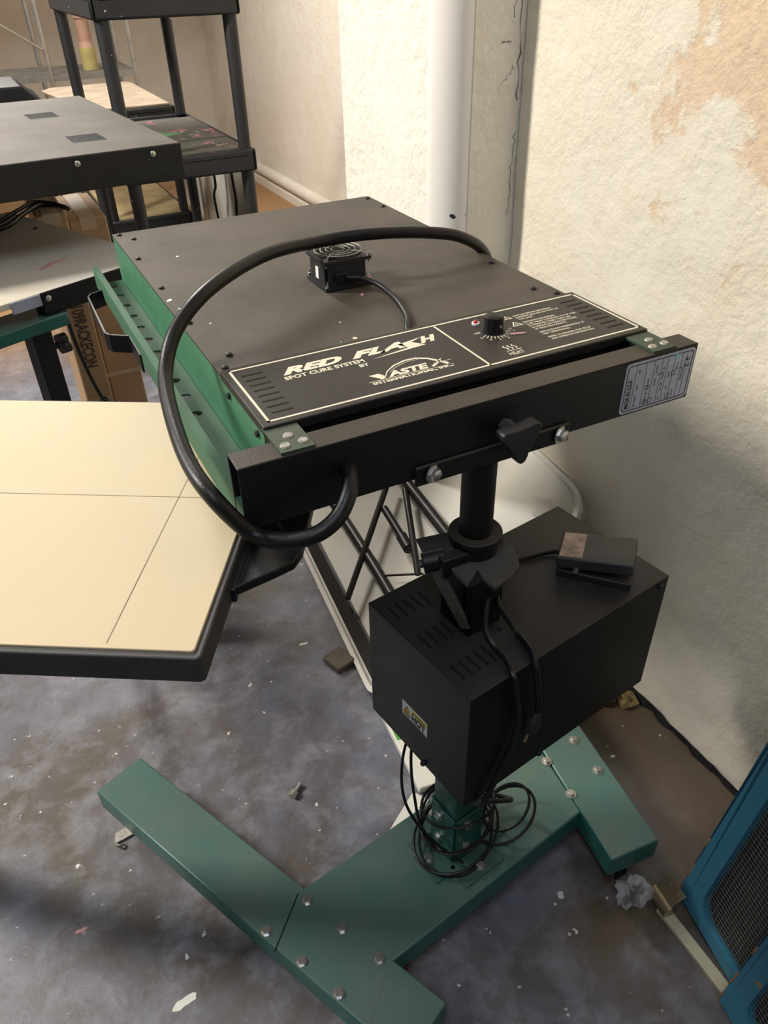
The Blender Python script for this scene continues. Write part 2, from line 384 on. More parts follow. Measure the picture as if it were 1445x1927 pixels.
crack(1.050, 1.55, 1.052, 1.18, 0.006, 1); crack(1.054, 1.12, 1.050, 0.95, 0.0035, 2); crack(1.008, 1.60, 1.046, 1.42, 0.004, 3); crack(1.046, 1.42, 1.030, 1.33, 0.003, 4, 12); crack(1.005, 1.285, 1.035, 1.290, 0.005, 5, 8); crack(1.003, 1.20, 1.040, 1.245, 0.0025, 6, 12); crack(1.002, 1.39, 1.010, 1.47, 0.003, 7, 10)
rnd = random.Random(11); wr = bpy.data.objects['wall_right']
m = MB(); yy = [0.42+0.022*k for k in range(22)]
m.add([(WX+0.004, y, 0.0015) for y in yy]+[(WX-0.010-rnd.uniform(0, 0.012)*(1 if y > 0.5 else 0.4), y, 0.0015) for y in yy]+[(WX-0.0085, y, 0.006+rnd.uniform(0, 0.010)) for y in yy], [(22+k, 23+k, k+1, k) for k in range(21)]+[(22+k, 23+k, 45+k, 44+k) for k in range(21)])
build('floor_crevice', m, 'slot_black', wr, smooth=False)
m = MB(); m.box(2.08, 2.25, 1.6, 7.6, 0, 3.0)
fw = tag(build('wall_far', m, 'plaster_far', smooth=False), kind='structure')
m = MB(); m.box(1.5, 2.2, 1.9, 2.0, 0, 3.0)
m = MB(); m.box(-4.0, 2.25, 7.4, 7.6, 0, 3.0)
tag(build('wall_back', m, 'plaster_far', smooth=False), kind='structure')
m = MB(); m.cyl((2.04, 2.1, 0.10), (2.04, 7.4, 0.10), 0.040, n=20); m.box(2.0, 2.08, 2.1, 7.4, 0.0, 0.05)
tag(build('trim_1', m, 'plaster_far'), kind='structure')

# ================================================================== FLASH CURE UNIT
PX, PY = 0.447, 0.640
flash = thing('flash_curing_unit', (PX, PY, 0), 'large black and green flash curing heater on a wheeled green stand', 'flash dryer')
zt = zz(0.400)
# --- heater housing
X0, X1, Y0, Y1 = 0.196, 0.717, 0.675, 1.490
m = MB(); nx, ny = 30, 40; vs = []; fs = []
for k, dz in ((0, 0.0), (1, -0.0025)):
    for j in range(ny+1):
        for i in range(nx+1):
            u, v = i/nx, j/ny
            sag = -0.004*math.exp(-(((u-0.62)/0.22)**2+((v-0.30)/0.10)**2)) - 0.002*math.sin(math.pi*u)*math.sin(math.pi*v)
            vs.append((X0+(X1-X0)*u, 0.80+(Y1-0.80)*v, zt+dz+sag*(1-k)))
n1 = (nx+1)*(ny+1)
for j in range(ny):
    for i in range(nx):
        a = j*(nx+1)+i; fs.append((a, a+1, a+nx+2, a+nx+1)); fs.append((n1+a, n1+a+nx+1, n1+a+nx+2, n1+a+1))
edge = [i for i in range(nx+1)] + [j*(nx+1)+nx for j in range(1, ny+1)] + [ny*(nx+1)+i for i in range(nx-1, -1, -1)] + [j*(nx+1) for j in range(ny-1, 0, -1)]
for a, b in zip(edge, edge[1:]+edge[:1]): fs.append((a, n1+a, n1+b, b))
m.add(vs, fs)
hous = build('heater_housing', m, 'dusty_black_steel', flash)
def hp(name, mb, mat, **k): return build(name, mb, mat, hous, **k)
m = MB(); m.box(X0+0.0005, X0+0.0035, Y0+0.004, Y1-0.001, zz(0.486), zt-0.0026); hp('side_panel', m, 'green_paint')
m = MB(); m.box(X1-0.0035, X1-0.0005, Y0+0.004, Y1-0.001, zz(0.486), zt-0.0026); hp('side_panel', m, 'green_paint')
m = MB(); m.box(X0+0.004, X1-0.004, Y1-0.004, Y1-0.001, zz(0.486), zt-0.0026); hp('back_panel', m, 'green_paint')
m = MB(); m.box(X0+0.004, X1-0.004, 0.83, Y1-0.005, zz(0.476), zz(0.462)); hp('heating_element', m, 'black_steel')
for (x, y) in [(0.207,1.476),(0.225,1.438),(0.207,1.321),(0.207,1.162),(0.207,1.006),(0.223,0.878),(0.207,0.845),
               (0.706,1.470),(0.706,1.400),(0.706,1.200),(0.701,1.007),(0.688,0.878),(0.706,0.846)]:
    shared('screw_black', 'screw', screw_mb(0.0046, 0.003), 'black_plastic', hous, (x, y, zt+0.0004))
# flecks of paint stuck to the top sheet
for (x, y, s, mt) in [(0.268,1.300,0.010,'paint_drop_white'),(0.205,1.105,0.010,'paint_drop_white'),(0.213,1.062,0.012,'paint_drop_white'),(0.232,0.99,0.007,'paint_drop_white'),
                      (0.362,0.845,0.005,'paint_drop_blue'),(0.383,0.847,0.008,'cream_strip'),(0.388,0.905,0.003,'paint_drop_white'),(0.46,0.985,0.004,'paint_drop_pink')]:
    a = random.random()*3
    pts = []
    for k in range(9):
        r = s*(0.25+0.35*random.random()); pts.append((x+r*math.cos(k*0.698)*math.cos(a)*1.2, y+r*math.sin(k*0.698)))
    m = MB(); m.prism(pts, zt-0.002, zt+0.0006); hp('paint_fleck', m, mt)
# --- perforated channel rails on both sides
def rail(xi, xo, name, sgn):
    m = MB(); zb, z2 = zz(0.485), zz(0.482)
    ys = [0.6555 + 0.0552*i for i in range(16)]; ys[-1] = 1.4835
    xa, xb = min(xi, xo), max(xi, xo); hx = xi + sgn*0.0215
    for i, y in enumerate(ys[:-1]):
        ya, yb, yc = y, ys[i+1], (y+ys[i+1])/2
        if i < 4 or i == 7: m.box(xa, xb, ya, yb, zb, z2); continue
        n = 16; ring = [(hx+0.0075*math.cos(2*math.pi*k/n), yc+0.0075*math.sin(2*math.pi*k/n)) for k in range(n)]
        outer = []
        for k in range(n):
            c, s_ = math.cos(2*math.pi*k/n), math.sin(2*math.pi*k/n)
            tx = ((xb-hx) if c > 0 else (xa-hx)); ty = ((yb-yc) if s_ > 0 else (ya-yc))
            t = min(tx/c if abs(c) > 1e-6 else 9, ty/s_ if abs(s_) > 1e-6 else 9)
            outer.append((hx+c*t, yc+s_*t))
        for z, fl in ((z2, 0), (zb, 1)):
            vs = [(a, b, z) for a, b in ring] + [(a, b, z) for a, b in outer]
            m.add(vs, [(k, (k+1) % n, n+(k+1) % n, n+k) for k in range(n)])
            for cx, cy in ((xa, ya), (xb, ya), (xb, yb), (xa, yb)):     # fill the corner between neighbouring outer points
                k = min(range(n), key=lambda q: 9 if not ((outer[q][0]-cx)*(outer[(q+1) % n][0]-cx) < 1e-9 and True) else math.hypot(outer[q][0]-cx, outer[q][1]-cy)+math.hypot(outer[(q+1) % n][0]-cx, outer[(q+1) % n][1]-cy))
                m.add([(outer[k][0], outer[k][1], z), (outer[(k+1) % n][0], outer[(k+1) % n][1], z), (cx, cy, z)], [(0, 1, 2)])
        m.add([(a, b, z2) for a, b in ring]+[(a, b, zb) for a, b in ring], [(k, (k+1) % n, n+(k+1) % n, n+k) for k in range(n)])
    lx0, lx1 = (xo-0.001, xo+0.0095) if xo < xi else (xo-0.0095, xo+0.001)
    m.box(lx0, lx1, 0.62 if sgn < 0 else 0.656, 1.492, zz(0.490 if sgn < 0 else 0.480), zz(0.4525))
    return build(name, m, 'rail_green_shaded', flash)
rl = rail(0.1960, 0.1500, 'channel_rail', -1); rail(0.7170, 0.7510, 'channel_rail', 1)
m = MB()                                      # bent flat-bar handle on the outside of the left rail
hpts = [(0.150,1.425),(0.128,1.415),(0.121,1.400),(0.117,1.222),(0.122,1.210),(0.149,1.190),(0.148,1.110)]
for a, b in zip(hpts, hpts[1:]):
    d = Vector((b[0]-a[0], b[1]-a[1], 0)); q = Vector((-d.y, d.x, 0)).normalized()*0.0014; d = d.normalized()*0.0008
    m.prism([(a[0]-q.x-d.x, a[1]-q.y-d.y), (b[0]-q.x+d.x, b[1]-q.y+d.y), (b[0]+q.x+d.x, b[1]+q.y+d.y), (a[0]+q.x-d.x, a[1]+q.y-d.y)], zz(0.503), zz(0.474))
build('handle', m, 'black_steel', flash)
# --- control console
cz = zz(0.394)
m = MB(); m.box(X0-0.0005, X1+0.002, 0.674, 0.829, cz-0.012, cz); m.box(X0+0.003, X1-0.003, 0.680, 0.826, cz-0.045, cz-0.012)
cons = build('control_console', m, 'console_black', flash, bevel=0.0015)
def cp(name, mb, mat, **k): return build(name, mb, mat, cons, **k)
def ct(dz=0.0): return T(0, 0, cz+dz)
m = MB(); w_ = 0.0030
for (xa, xb, ya, yb) in [(0.2035,0.7140,0.8180,0.8180+w_),(0.2035,0.7140,0.6825,0.6825+w_),(0.2035,0.2035+w_,0.6825,0.8210),(0.7110,0.7140,0.6825,0.8210),(0.4822,0.4848,0.6825,0.8190)]:
    m.box(xa, xb, ya, yb, cz-0.0004, cz+0.00025)
cp('printed_border', m, 'print_cream', smooth=False)
def slot(x, y, dx, dy, z, parent, rz=0):
    return shared(('slot', dx, dy), 'vent_slot', MB().box(-dx/2, dx/2, -dy/2, dy/2, -0.0005, 0.00025), 'slot_black', parent, (x, y, z), (0, 0, math.radians(rz)), smooth=False)
for i in range(8):
    slot(0.2265, 0.8000-0.01430*i, 0.0255, 0.0030, cz, cons); slot(0.6900, 0.8010-0.01400*i, 0.0258, 0.0030, cz, cons)
m = join(text_mb('RED', 0.0235, T(0.2580, 0.7795, cz), 0.060, shear=0.42, width=0.080),
         text_mb('FLA', 0.0235, T(0.3475, 0.7795, cz), 0.060, shear=0.42, width=0.074),
         text_mb('H', 0.0235, T(0.4430, 0.7795, cz), 0.060, shear=0.42, width=0.028))
mm = MB(); mm.add([(x, y, cz+0.0002) for x, y in [(0.4519,0.7963),(0.4144,0.7895),(0.423,0.7759),(0.3677,0.7665),(0.4465,0.7731),(0.4338,0.7882)]], [(0,1,5),(1,2,5),(2,4,5),(2,3,4)])
m = join(m, mm, text_mb('SPOT CURE SYSTEM', 0.0118, T(0.2560, 0.7655, cz), 0.03, width=0.1020), text_mb('BY', 0.0105, T(0.3465, 0.7540, cz), 0.03, width=0.0125),
         text_mb('INTERNATIONAL, INC.', 0.0085, T(0.3400, 0.7042, cz), 0.04, width=0.1065),
         text_mb('ASTE', 0.0170, T(0.3640, 0.7145, cz), 0.05, shear=0.25, width=0.056))
mm = MB()
mm.add([(x, y, cz+0.0002) for x, y in [(0.3440,0.7282),(0.3570,0.7282),(0.3610,0.7205),(0.3580,0.7135),(0.3545,0.7135)]], [(0,4,3,2,1)])
arc = [(0.3590,0.7149),(0.3690,0.7290),(0.3830,0.7390),(0.4000,0.7448),(0.4150,0.7440),(0.4280,0.7360),(0.4370,0.7225),(0.4430,0.7125)]
mm.strip(arc, [0.0010,0.0016,0.0024,0.0032,0.0036,0.0040,0.0042,0.0052], 0, cz+0.0002)
mm.strip([(x+0.001, y-0.0042) for x, y in arc[1:5]], [0.0006,0.0009,0.0010,0.0005], 0, cz+0.0002)
mm.strip([(0.4220,0.7140),(0.4330,0.7210),(0.4420,0.7290)], [0.004,0.0032,0.001], 0, cz+0.0002)
mm.box(0.3370, 0.4170, 0.7119, 0.7127, cz-0.0003, cz+0.0002); mm.box(0.4270, 0.4510, 0.7205, 0.7212, cz-0.0003, cz+0.0002); mm.box(0.3410, 0.4480, 0.7102-0.0012, 0.7102-0.0004, cz-0.0003, cz+0.0002)
cp('lettering', join(m, mm), 'print_cream', smooth=False)
tx = []
lines = ['UNPLUG BEFORE SERVICING','CONTROL BOX OR ANY PART OF','THE UNIT.',None,'SHUTDOWN PROCEDURE:','1) SET HEAT CONTROL TO "0" FOR','10 MINUTES, THEN TURN OFF','2) UNPLUG OR TURN OFF POWER','AT MAIN DISCONNECT.',None,'REPLACE FAN IMMEDIATELY IF','NOT OPERATIONAL.',None,'REFER TO MANUAL FOR SETUP','AND OPERATING INFORMATION']
y = 0.7925
for s_ in lines:
    if s_: tx.append(text_mb(s_, 0.0056, T(0.5925, y, cz), 0.02, width=0.0027*len(s_))); y -= 0.0066
    else: y -= 0.0042
cp('small_print', join(*tx), 'print_cream', smooth=False)
mm = MB()
for (cx, cy) in [(0.5805, 0.7945), (0.5810, 0.7705)]:
    p = [(cx-0.0085, cy-0.006), (cx+0.0085, cy-0.006), (cx, cy+0.008)]; q = [(cx-0.0055, cy-0.0045), (cx+0.0055, cy-0.0045), (cx, cy+0.0048)]
    mm.add([(a, b, cz+0.00025) for a, b in p+q], [(0,1,4,3),(1,2,5,4),(2,0,3,5)]); mm.strip([(cx+0.001, cy+0.0025), (cx-0.001, cy-0.0008), (cx+0.001, cy-0.0012), (cx-0.0005, cy-0.004)], 0.0010, 0, cz+0.00025)
for k in range(3):
    x = 0.5265+0.0062*k
    mm.strip([(x+0.0018*math.sin(t*1.57*1.0), 0.7085+0.0030*t) for t in range(5)], 0.0019, 0, cz+0.00025)
mm.box(0.5225, 0.5440, 0.7050, 0.7062, cz-0.0003, cz+0.00025)
mm = join(mm, text_mb('HEAT', 0.0115, T(0.5205, 0.6935, cz), 0.005, width=0.0215))
KX, KY = 0.5420, 0.7660
for k in range(11):
    a = math.radians(205 + 13.0*k + 0); ra, rb = 0.0165, 0.0235
    c, s_ = math.cos(a), math.sin(a); mm.strip([(KX+ra*c, KY+ra*s_), (KX+rb*c, KY+rb*s_)], 0.0013, cz-0.0003, cz+0.00025)
    if k % 2 == 0: mm = join(mm, text_mb('024680'[k//2], 0.0058, T(KX+0.0275*c-0.0015, KY+0.0275*s_-0.002, cz), 0.02))
mm = join(mm, text_mb('OFF', 0.0055, T(KX-0.026, KY+0.002, cz), 0.02), text_mb('10', 0.0058, T(KX+0.0205, KY-0.006, cz), 0.02))
cp('dial_print', mm, 'print_cream', smooth=False)
m = MB(); pts = []
for k in range(48):
    a = 2*math.pi*k/48; r = 0.0128 - (0.0006 if k % 4 < 2 else 0.0); pts.append((KX+r*math.cos(a), KY+r*math.sin(a)))
m.cyl((KX, KY, cz), (KX, KY, cz+0.003), 0.0145, 0.0140, n=36); m.prism(pts, cz+0.003, cz+0.0205); m.cyl((KX, KY, cz+0.0205), (KX, KY, cz+0.0215), 0.0122, 0.0108, n=36)
kb = cp('knob', m, 'black_rubber'); m = MB(); m.cyl((KX+0.003, KY-0.0134, cz+0.010), (KX+0.0025, KY-0.0115, cz+0.010), 0.0018, n=12); cp('set_screw', m, 'zinc')
m = MB(); m.ring((0.5350, 0.7965), cz-0.0002, cz+0.0025, 0.0034, 0.0052, 20); cp('lamp_bezel', m, 'sticker_white')
m = MB(); m.cyl((0.5350, 0.7965, cz), (0.5350, 0.7965, cz+0.0045), 0.0033, 0.0028, n=16); m.cyl((0.5350, 0.7965, cz+0.0045), (0.5350, 0.7965, cz+0.0062), 0.0028, 0.0010, n=16); cp('indicator_lamp', m, 'red_plastic')
for yy in (0.70, 0.80):
    shared('screw_side', 'screw', screw_mb(0.0045, 0.003), 'black_plastic', cons, (X0-0.0005, yy, cz-0.020), (0, math.radians(-90), 0))
m = MB(); m.prism([(0.5545,0.7445),(0.572,0.7400),(0.578,0.7415),(0.571,0.7455),(0.560,0.7490),(0.555,0.7480)], cz-0.0003, cz+0.0006); cp('paint_fleck', m, 'paint_drop_pink')
# --- cross bar
bt, bb = zz(0.400), zz(0.4755)
m = MB(); m.box(0.148, 0.753, 0.6190, 0.6215, bb, bt); m.box(0.148, 0.753, 0.6190, 0.6535, bt-0.0025, bt); m.box(0.148, 0.753, 0.6510, 0.6535, bb, bt); m.box(0.1505, 0.7530, 0.6215, 0.6510, bb, bb+0.0025)
bar = build('cross_bar', m, 'bar_black', flash, bevel=0.0018)
def bp(name, mb, mat, **k): return build(name, mb, mat, bar, **k)
for xc in (0.2135, 0.7000):
    m = MB(); m.box(xc-0.0185, xc+0.0185, 0.6225, 0.680, bt-0.0002, bt+0.0028); g = bp('corner_plate', m, 'plate_dull_green')
    for (dx, dy) in ((0.0005, 0.030), (0.0105, 0.0135), (-0.0095, 0.0125)):
        m = MB(); m.cyl((0,0,0), (0,0,0.0016), 0.0058, 0.0048, n=18); m.cyl((0,0,0.0016), (0,0,0.0012), 0.0022, 0.0018, n=10)
        shared('rivet', 'rivet', m, 'worn_rivet', g, (xc+dx, 0.622+dy, bt+0.0028))
    m = MB(); m.box(xc-0.0165, xc+0.0165, 0.6535, 0.70, zz(0.440), zz(0.402))
    bp('support_block', m, 'bar_black')
m = MB(); m.ring((0,0), -0.002, 0.0022, 0.0105, 0.0150, 28)
shared('grommet', 'grommet', m, 'black_rubber', bar, (0.265, 0.6188, zz(0.4365)), (math.radians(90), 0, 0))
m = MB(); m.cyl((0.265, 0.6186, zz(0.4365)), (0.265, 0.6210, zz(0.4365)), 0.0108, n=24); bp('cable_hole', m, 'slot_black')
m = MB(); m.box(0.344, 0.557, 0.6135, 0.6190, zz(0.4830), zz(0.4580)); bp('mounting_plate', m, 'bar_black', bevel=0.002)
for x in (0.366, 0.543):
    shared('hexbolt_big', 'hex_bolt', hexbolt_mb(0.0085, 0.0055), 'zinc', bar, (x, 0.6133, zz(0.4700)), (math.radians(90), 0, math.radians(15)))
# lobed clamping knob on a hex shank
m = MB(); m.cyl((0.4630, 0.6190, zz(0.4375)), (0.4630, 0.5985, zz(0.4375)), 0.0095, n=6); bp('knob_shank', m, 'platen_edge')
m = MB(); pts = []
for k in range(60):
    a = 2*math.pi*k/60; r = 0.0195 + 0.0105*max(0, math.cos(3*(a-0.6)))**1.5 - 0.003*max(0, -math.cos(3*(a-0.6))); pts.append((r*math.cos(a), r*math.sin(a)))
m.prism(pts, 0, 0.017, T(0.4640, 0.6005, zz(0.4420)) @ RX(90)); bp('clamp_knob', m, 'black_plastic', bevel=0.003)
# data plate
lz0, lz1, lx0, lx1, ly = zz(0.4725), zz(0.4035), 0.6375, 0.7500, 0.6189
def rr(x0, x1, y0, y1, r, n=5):
    p = []
    for cx, cy, a0 in ((x1-r, y0+r, -90), (x1-r, y1-r, 0), (x0+r, y1-r, 90), (x0+r, y0+r, 180)):
        for k in range(n+1): a = math.radians(a0+90*k/n); p.append((cx+r*math.cos(a), cy+r*math.sin(a)))
    return p
FX = T(0, ly, 0) @ RX(90)                    # xy of the drawing -> xz of the bar face
m = MB(); m.prism(rr(lx0, lx1, lz0, lz1, 0.006), -0.0002, 0.0006, FX); plate = bp('data_plate', m, 'label_silver', smooth=False)
m = MB(); o = rr(lx0+0.003, lx1-0.003, lz0+0.003, lz1-0.003, 0.005); i_ = rr(lx0+0.0042, lx1-0.0042, lz0+0.0042, lz1-0.0042, 0.0042); n = len(o)
m.add([(a, b, 0.0008) for a, b in o+i_], [(k, (k+1) % n, n+(k+1) % n, n+k) for k in range(n)], FX)
def ln(x0, z0, x1, z1, wd=0.0006): m.strip([(x0, z0), (x1, z1)], wd, 0.0004, 0.0008, FX)
for x in (0.6545, 0.6705, 0.6835, 0.6960, 0.7050, 0.7165, 0.7290, 0.7370): ln(x, lz0+0.005, x, lz1-0.005, 0.0005)
ln(0.690, lz0+0.044, 0.700, lz0+0.044); ln(0.722, lz0+0.045, 0.744, lz0+0.045)
def sq(x, z, s=0.0058):
    for a in ((x, z, x+s, z), (x+s, z, x+s, z+s), (x+s, z+s, x, z+s), (x, z+s, x, z)): ln(*a, 0.0007)
sq(0.6740, lz0+0.027); sq(0.6740, lz0+0.0065); sq(0.6830, lz0+0.0068); sq(0.7150, lz0+0.0375); sq(0.7120, lz0+0.0065)
for xc, dz_ in ((0.7385, 0.0485), (0.7385, 0.0565)):
    m.strip([(xc+0.0038*math.cos(math.radians(a)), lz0+dz_+0.0030*math.sin(math.radians(a))) for a in range(150, 400, 25)], 0.0011, 0, 0.0008, FX)
m.strip([(0.7385, lz0+0.0535), (0.7385, lz0+0.0575)], 0.0010, 0.0004, 0.0008, FX)
m = join(m, text_mb('MADE IN U.S.A', 0.0098, FX @ T(0.6505, lz0+0.0070, 0) @ RZ(90), 0.03, width=0.040, depth=0.0008))
build('plate_print', m, 'ink_black', plate, smooth=False)
m = MB()
for x in (0.6600, 0.6775, 0.6885, 0.7005, 0.7105, 0.7225, 0.7330):
    z = lz0+0.007
    while z < lz1-0.016:
        L = random.uniform(0.003, 0.011)
        if random.random() < 0.62: m.box(x-0.0012, x+0.0012, ly-0.00075, ly-0.0003, z, z+L)
        z += L+random.uniform(0.001, 0.004)
build('plate_text_rows', m, 'ink_grey', plate, smooth=False)
m = MB(); m.prism([(0.7155, lz1-0.010), (0.7195, lz1-0.0085), (0.7225, lz1-0.0055), (0.7200, lz1-0.0025), (0.7165, lz1-0.0040)], 0.0004, 0.0012, FX); build('paint_fleck', m, 'paint_drop_blue', plate)
# --- cooling fan on the top sheet
fan = thing('cooling_fan_base_unused', (0,0,0), '', '') if False else None
fx0, fx1, fy0, fy1 = 0.4180, 0.4960, 1.0210, 1.0990
fb = zt-0.001
m = MB(); m.prism(rr(fx0, fx1, fy0, fy1, 0.005), fb, fb+0.005); m.prism(rr(fx0, fx1, fy0, fy1, 0.005), fb+0.038, fb+0.043)
cx, cy = (fx0+fx1)/2, (fy0+fy1)/2
m.ring((cx, cy), fb+0.005, fb+0.038, 0.0350, 0.0374, 36); m.box(fx0+0.005, fx1-0.012, fy0+0.0008, fy0+0.003, fb+0.005, fb+0.038); m.box(fx0+0.0008, fx0+0.003, fy0+0.005, fy1-0.02, fb+0.005, fb+0.038)
fan = build('cooling_fan', m, 'black_plastic', flash)
m = MB(); m.cyl((cx, cy, fb+0.0431), (cx, cy, fb+0.0436), 0.0350, n=36); build('fan_opening', m, 'slot_black', fan)
m = MB(); gz = fb+0.0475
for r in (0.010, 0.018, 0.0265, 0.0355):
    m.tube([(cx+r*math.cos(2*math.pi*k/16), cy+r*math.sin(2*math.pi*k/16), gz) for k in range(16)], 0.0010, 6, 3, True)
for sx, sy in ((1, 1), (-1, 1), (-1, -1), (1, -1)):
    m.tube([(cx+0.010*sx, cy+0.010*sy, gz), (cx+0.027*sx, cy+0.027*sy, gz), (cx+0.0335*sx, cy+0.0335*sy, fb+0.0440)], 0.0012, 6, 3)
build('finger_guard', m, 'worn_rivet', fan)
for sx in (-1, 1):
    for sy in (-1, 1):
        x, y = cx+0.0345*sx, cy+0.0345*sy
        m = MB(); m.cyl((0,0,-0.003), (0,0,0.0035), 0.0032, n=8); m.cyl((0,0,-0.010), (0,0,-0.003), 0.0016, n=8); shared('fanscrew', 'screw', m, 'zinc', fan, (x, y, fb+0.0435))
        m = MB(); m.cyl((0,0,0), (0,0,0.003), 0.0038, n=8); m.cyl((0,0,0.003), (0,0,0.009), 0.0016, n=8); shared('fanscrew2', 'screw', m, 'zinc', fan, (x, y, fb+0.005))
m = MB(); m.box(fx0-0.0002, fx0+0.001, cy-0.013, cy-0.003, fb+0.013, fb+0.030); build('rating_label', m, 'sticker_white', fan)
m = MB(); m.box(fx1-0.008, fx1-0.003, fy0-0.001, fy0+0.006, fb+0.005, fb+0.012); build('terminal_tab', m, 'paint_drop_pink', fan)
m = MB(); m.box(cx-0.024, cx-0.004, fy0-0.005, fy0+0.001, fb+0.012, fb+0.026); build('cable_plug', m, 'black_rubber', fan, bevel=0.002)
m = MB(); m.tube([(cx-0.006, fy0-0.004, fb+0.018), (0.470, 1.004, fb+0.017), (0.486, 0.975, fb+0.012), (0.486, 0.925, fb+0.006), (0.472, 0.870, fb+0.005), (0.455, 0.838, fb+0.004), (0.450, 0.826, fb+0.002)], 0.0042, 10)
build('fan_lead', m, 'black_rubber', fan)
# --- thick power cable that loops over the heater
cab = [(0.265,0.630,0.4355),(0.264,0.612,0.4345),(0.251,0.588,0.4425),(0.231,0.575,0.459),(0.204,0.573,0.470),(0.175,0.588,0.4765),(0.150,0.612,0.4730),(0.122,0.630,0.4300),(0.1155,0.697,0.418),(0.125,0.796,0.404),(0.140,0.857,0.388),
       (0.170,0.895,0.357),(0.230,0.938,0.332),(0.330,1.015,0.329),(0.430,1.062,0.3385),(0.510,1.052,0.337),(0.600,1.046,0.347),(0.670,1.048,0.366),(0.735,1.075,0.412),(0.775,1.11,0.50),(0.79,1.13,0.65)]
m = MB(); m.tube([(a, b, zz(c)) for a, b, c in cab], 0.0090, 14, 10); build('power_cable', m, 'black_rubber', flash)
# --- pole, collar, clamp
m = MB(); m.cyl((PX, PY, zz(0.640)), (PX, PY, zz(0.474)), 0.0215, n=36); build('pole', m, 'black_steel', flash)
m = MB(); m.cyl((PX, PY, zz(0.606)), (PX, PY, zz(0.598)), 0.0350, n=40); m.cyl((PX, PY, zz(0.630)), (PX, PY, zz(0.606)), 0.0300, n=36); build('collar', m, 'bar_black', flash, bevel=0.001)
BA = 9.0
BF = T(0.3675, 0.511, 0) @ RZ(BA)            # box frame: x along its length, y across
pu, pv = 0.0987, 0.1150                       # the post within that frame
m = MB(BF)
hw = 0.030; zt0, zt1 = zz(0.752), zz(0.655)
m.box(pu-hw, pu+hw, pv-hw, pv-hw+0.004, zt0, zt1); m.box(pu-hw, pu-hw+0.004, pv-hw, pv+hw, zt0, zt1); m.box(pu+hw-0.004, pu+hw, pv-hw, pv+hw, zt0, zt1); m.box(pu-hw, pu+hw, pv+hw-0.004, pv+hw, zt0, zt1)
build('receiver_tube', m, 'black_steel', flash, bevel=0.002)
# folded clamp bracket: a saddle with two sloping wings
m = MB(BF)
def plate3(a, b, c, d, th=0.004):
    A, B, Cc, D = map(Vector, (a, b, c, d)); nn = (B-A).cross(D-A).normalized()*th
    m.add([A, B, Cc, D, A-nn, B-nn, Cc-nn, D-nn], [(0,1,2,3),(7,6,5,4),(0,4,5,1),(1,5,6,2),(2,6,7,3),(3,7,4,0)])
zc = zz(0.622)
plate3((pu-0.070, pv+0.006, zc-0.004), (pu-0.020, pv-0.020, zc+0.006), (pu-0.006, pv+0.030, zc+0.008), (pu-0.052, pv+0.058, zc-0.002))
m.box(pu-0.033, pu+0.033, pv-0.033, pv+0.033, zc-0.034, zc-0.010)
m.xf = I4
m.prism([(0.489,0.660),(0.440,0.672),(0.405,0.655),(0.398,0.615),(0.400,0.582),(0.412,0.590),(0.426,0.600),(0.424,0.578),(0.427,0.562),(0.454,0.568),(0.477,0.581),(0.487,0.600),(0.4935,0.624)][::-1], zz(0.632), zz(0.627))
build('clamp_bracket', m, 'platen_edge', flash)
# lever
m = MB(); m.cyl((0.372,0.645,zz(0.628)), (0.400,0.634,zz(0.622)), 0.0135, n=24); m.box(0.386, 0.425, 0.618, 0.636, zz(0.640), zz(0.612)); build('lever_pivot', m, 'black_steel', flash, bevel=0.002)
m = MB()
A, B_ = Vector((0.383,0.638,zz(0.625))), Vector((0.422,0.612,zz(0.737))); d = (B_-A).normalized(); s_ = d.cross(Vector((-0.85,-0.5,0.15))).normalized(); t_ = d.cross(s_)
for (p, ws) in (((A, 0.0095)), ((B_, 0.0075))):
    pass
m.add([A-s_*0.0095-t_*0.004, A+s_*0.0095-t_*0.004, B_+s_*0.0075-t_*0.004, B_-s_*0.0075-t_*0.004, A-s_*0.0095+t_*0.004, A+s_*0.0095+t_*0.004, B_+s_*0.0075+t_*0.004, B_-s_*0.0075+t_*0.004],
      [(0,1,2,3),(7,6,5,4),(0,4,5,1),(1,5,6,2),(2,6,7,3),(3,7,4,0)])
build('clamp_lever', m, 'worn_lever', flash, bevel=0.002)
m = MB(); m.cyl((0.3685,0.6465,zz(0.6285)), (0.373,0.6447,zz(0.6278)), 0.0055, n=6); build('pivot_screw', m, 'black_plastic', flash)
# --- control box on the column
BZ0, BZ1 = zz(0.983), zz(0.750)
m = MB(BF); m.box(0, 0.390, 0, 0.2235, BZ0, BZ1)
cbox = build('control_box', m, 'black_steel', flash, bevel=0.0012)
def bpos(u, v, z): p = BF @ Vector((u, v, 0)); return (p.x, p.y, z)
for (v0, v1) in ((0.1685, 0.1985), (0.0995, 0.1310), (0.0305, 0.0615)):
    for k in range(5):
        shared('boxslot', 'vent_slot', MB().box(-0.0017, 0.0017, -(v1-v0)/2, (v1-v0)/2, -0.0005, 0.0003), 'slot_black', cbox, bpos(0.0165+0.0136*k, (v0+v1)/2, BZ1), (0, 0, math.radians(BA)), smooth=False)
for (u, v) in ((0.113, 0.070), (0.090, 0.085)):
    shared('boxhole', 'screw_hole', MB().cyl((0,0,-0.0005), (0,0,0.0003), 0.004, n=14), 'slot_black', cbox, bpos(u, v, BZ1), smooth=False)
m = MB(BF); m.cyl((0.20, 0.18, BZ1+0.0005), (0.20, 0.18, BZ1+0.001), 0.004, n=12)
for (u, v, z, rot) in ((0.150, 0.0, BZ0+0.004, 90), (0.372, 0.0, BZ1-0.012, 90)):
    shared('screw_side2', 'screw', screw_mb(0.0050, 0.0035), 'black_plastic', cbox, bpos(u, v-0.0002, z), (math.radians(90), 0, math.radians(BA)))
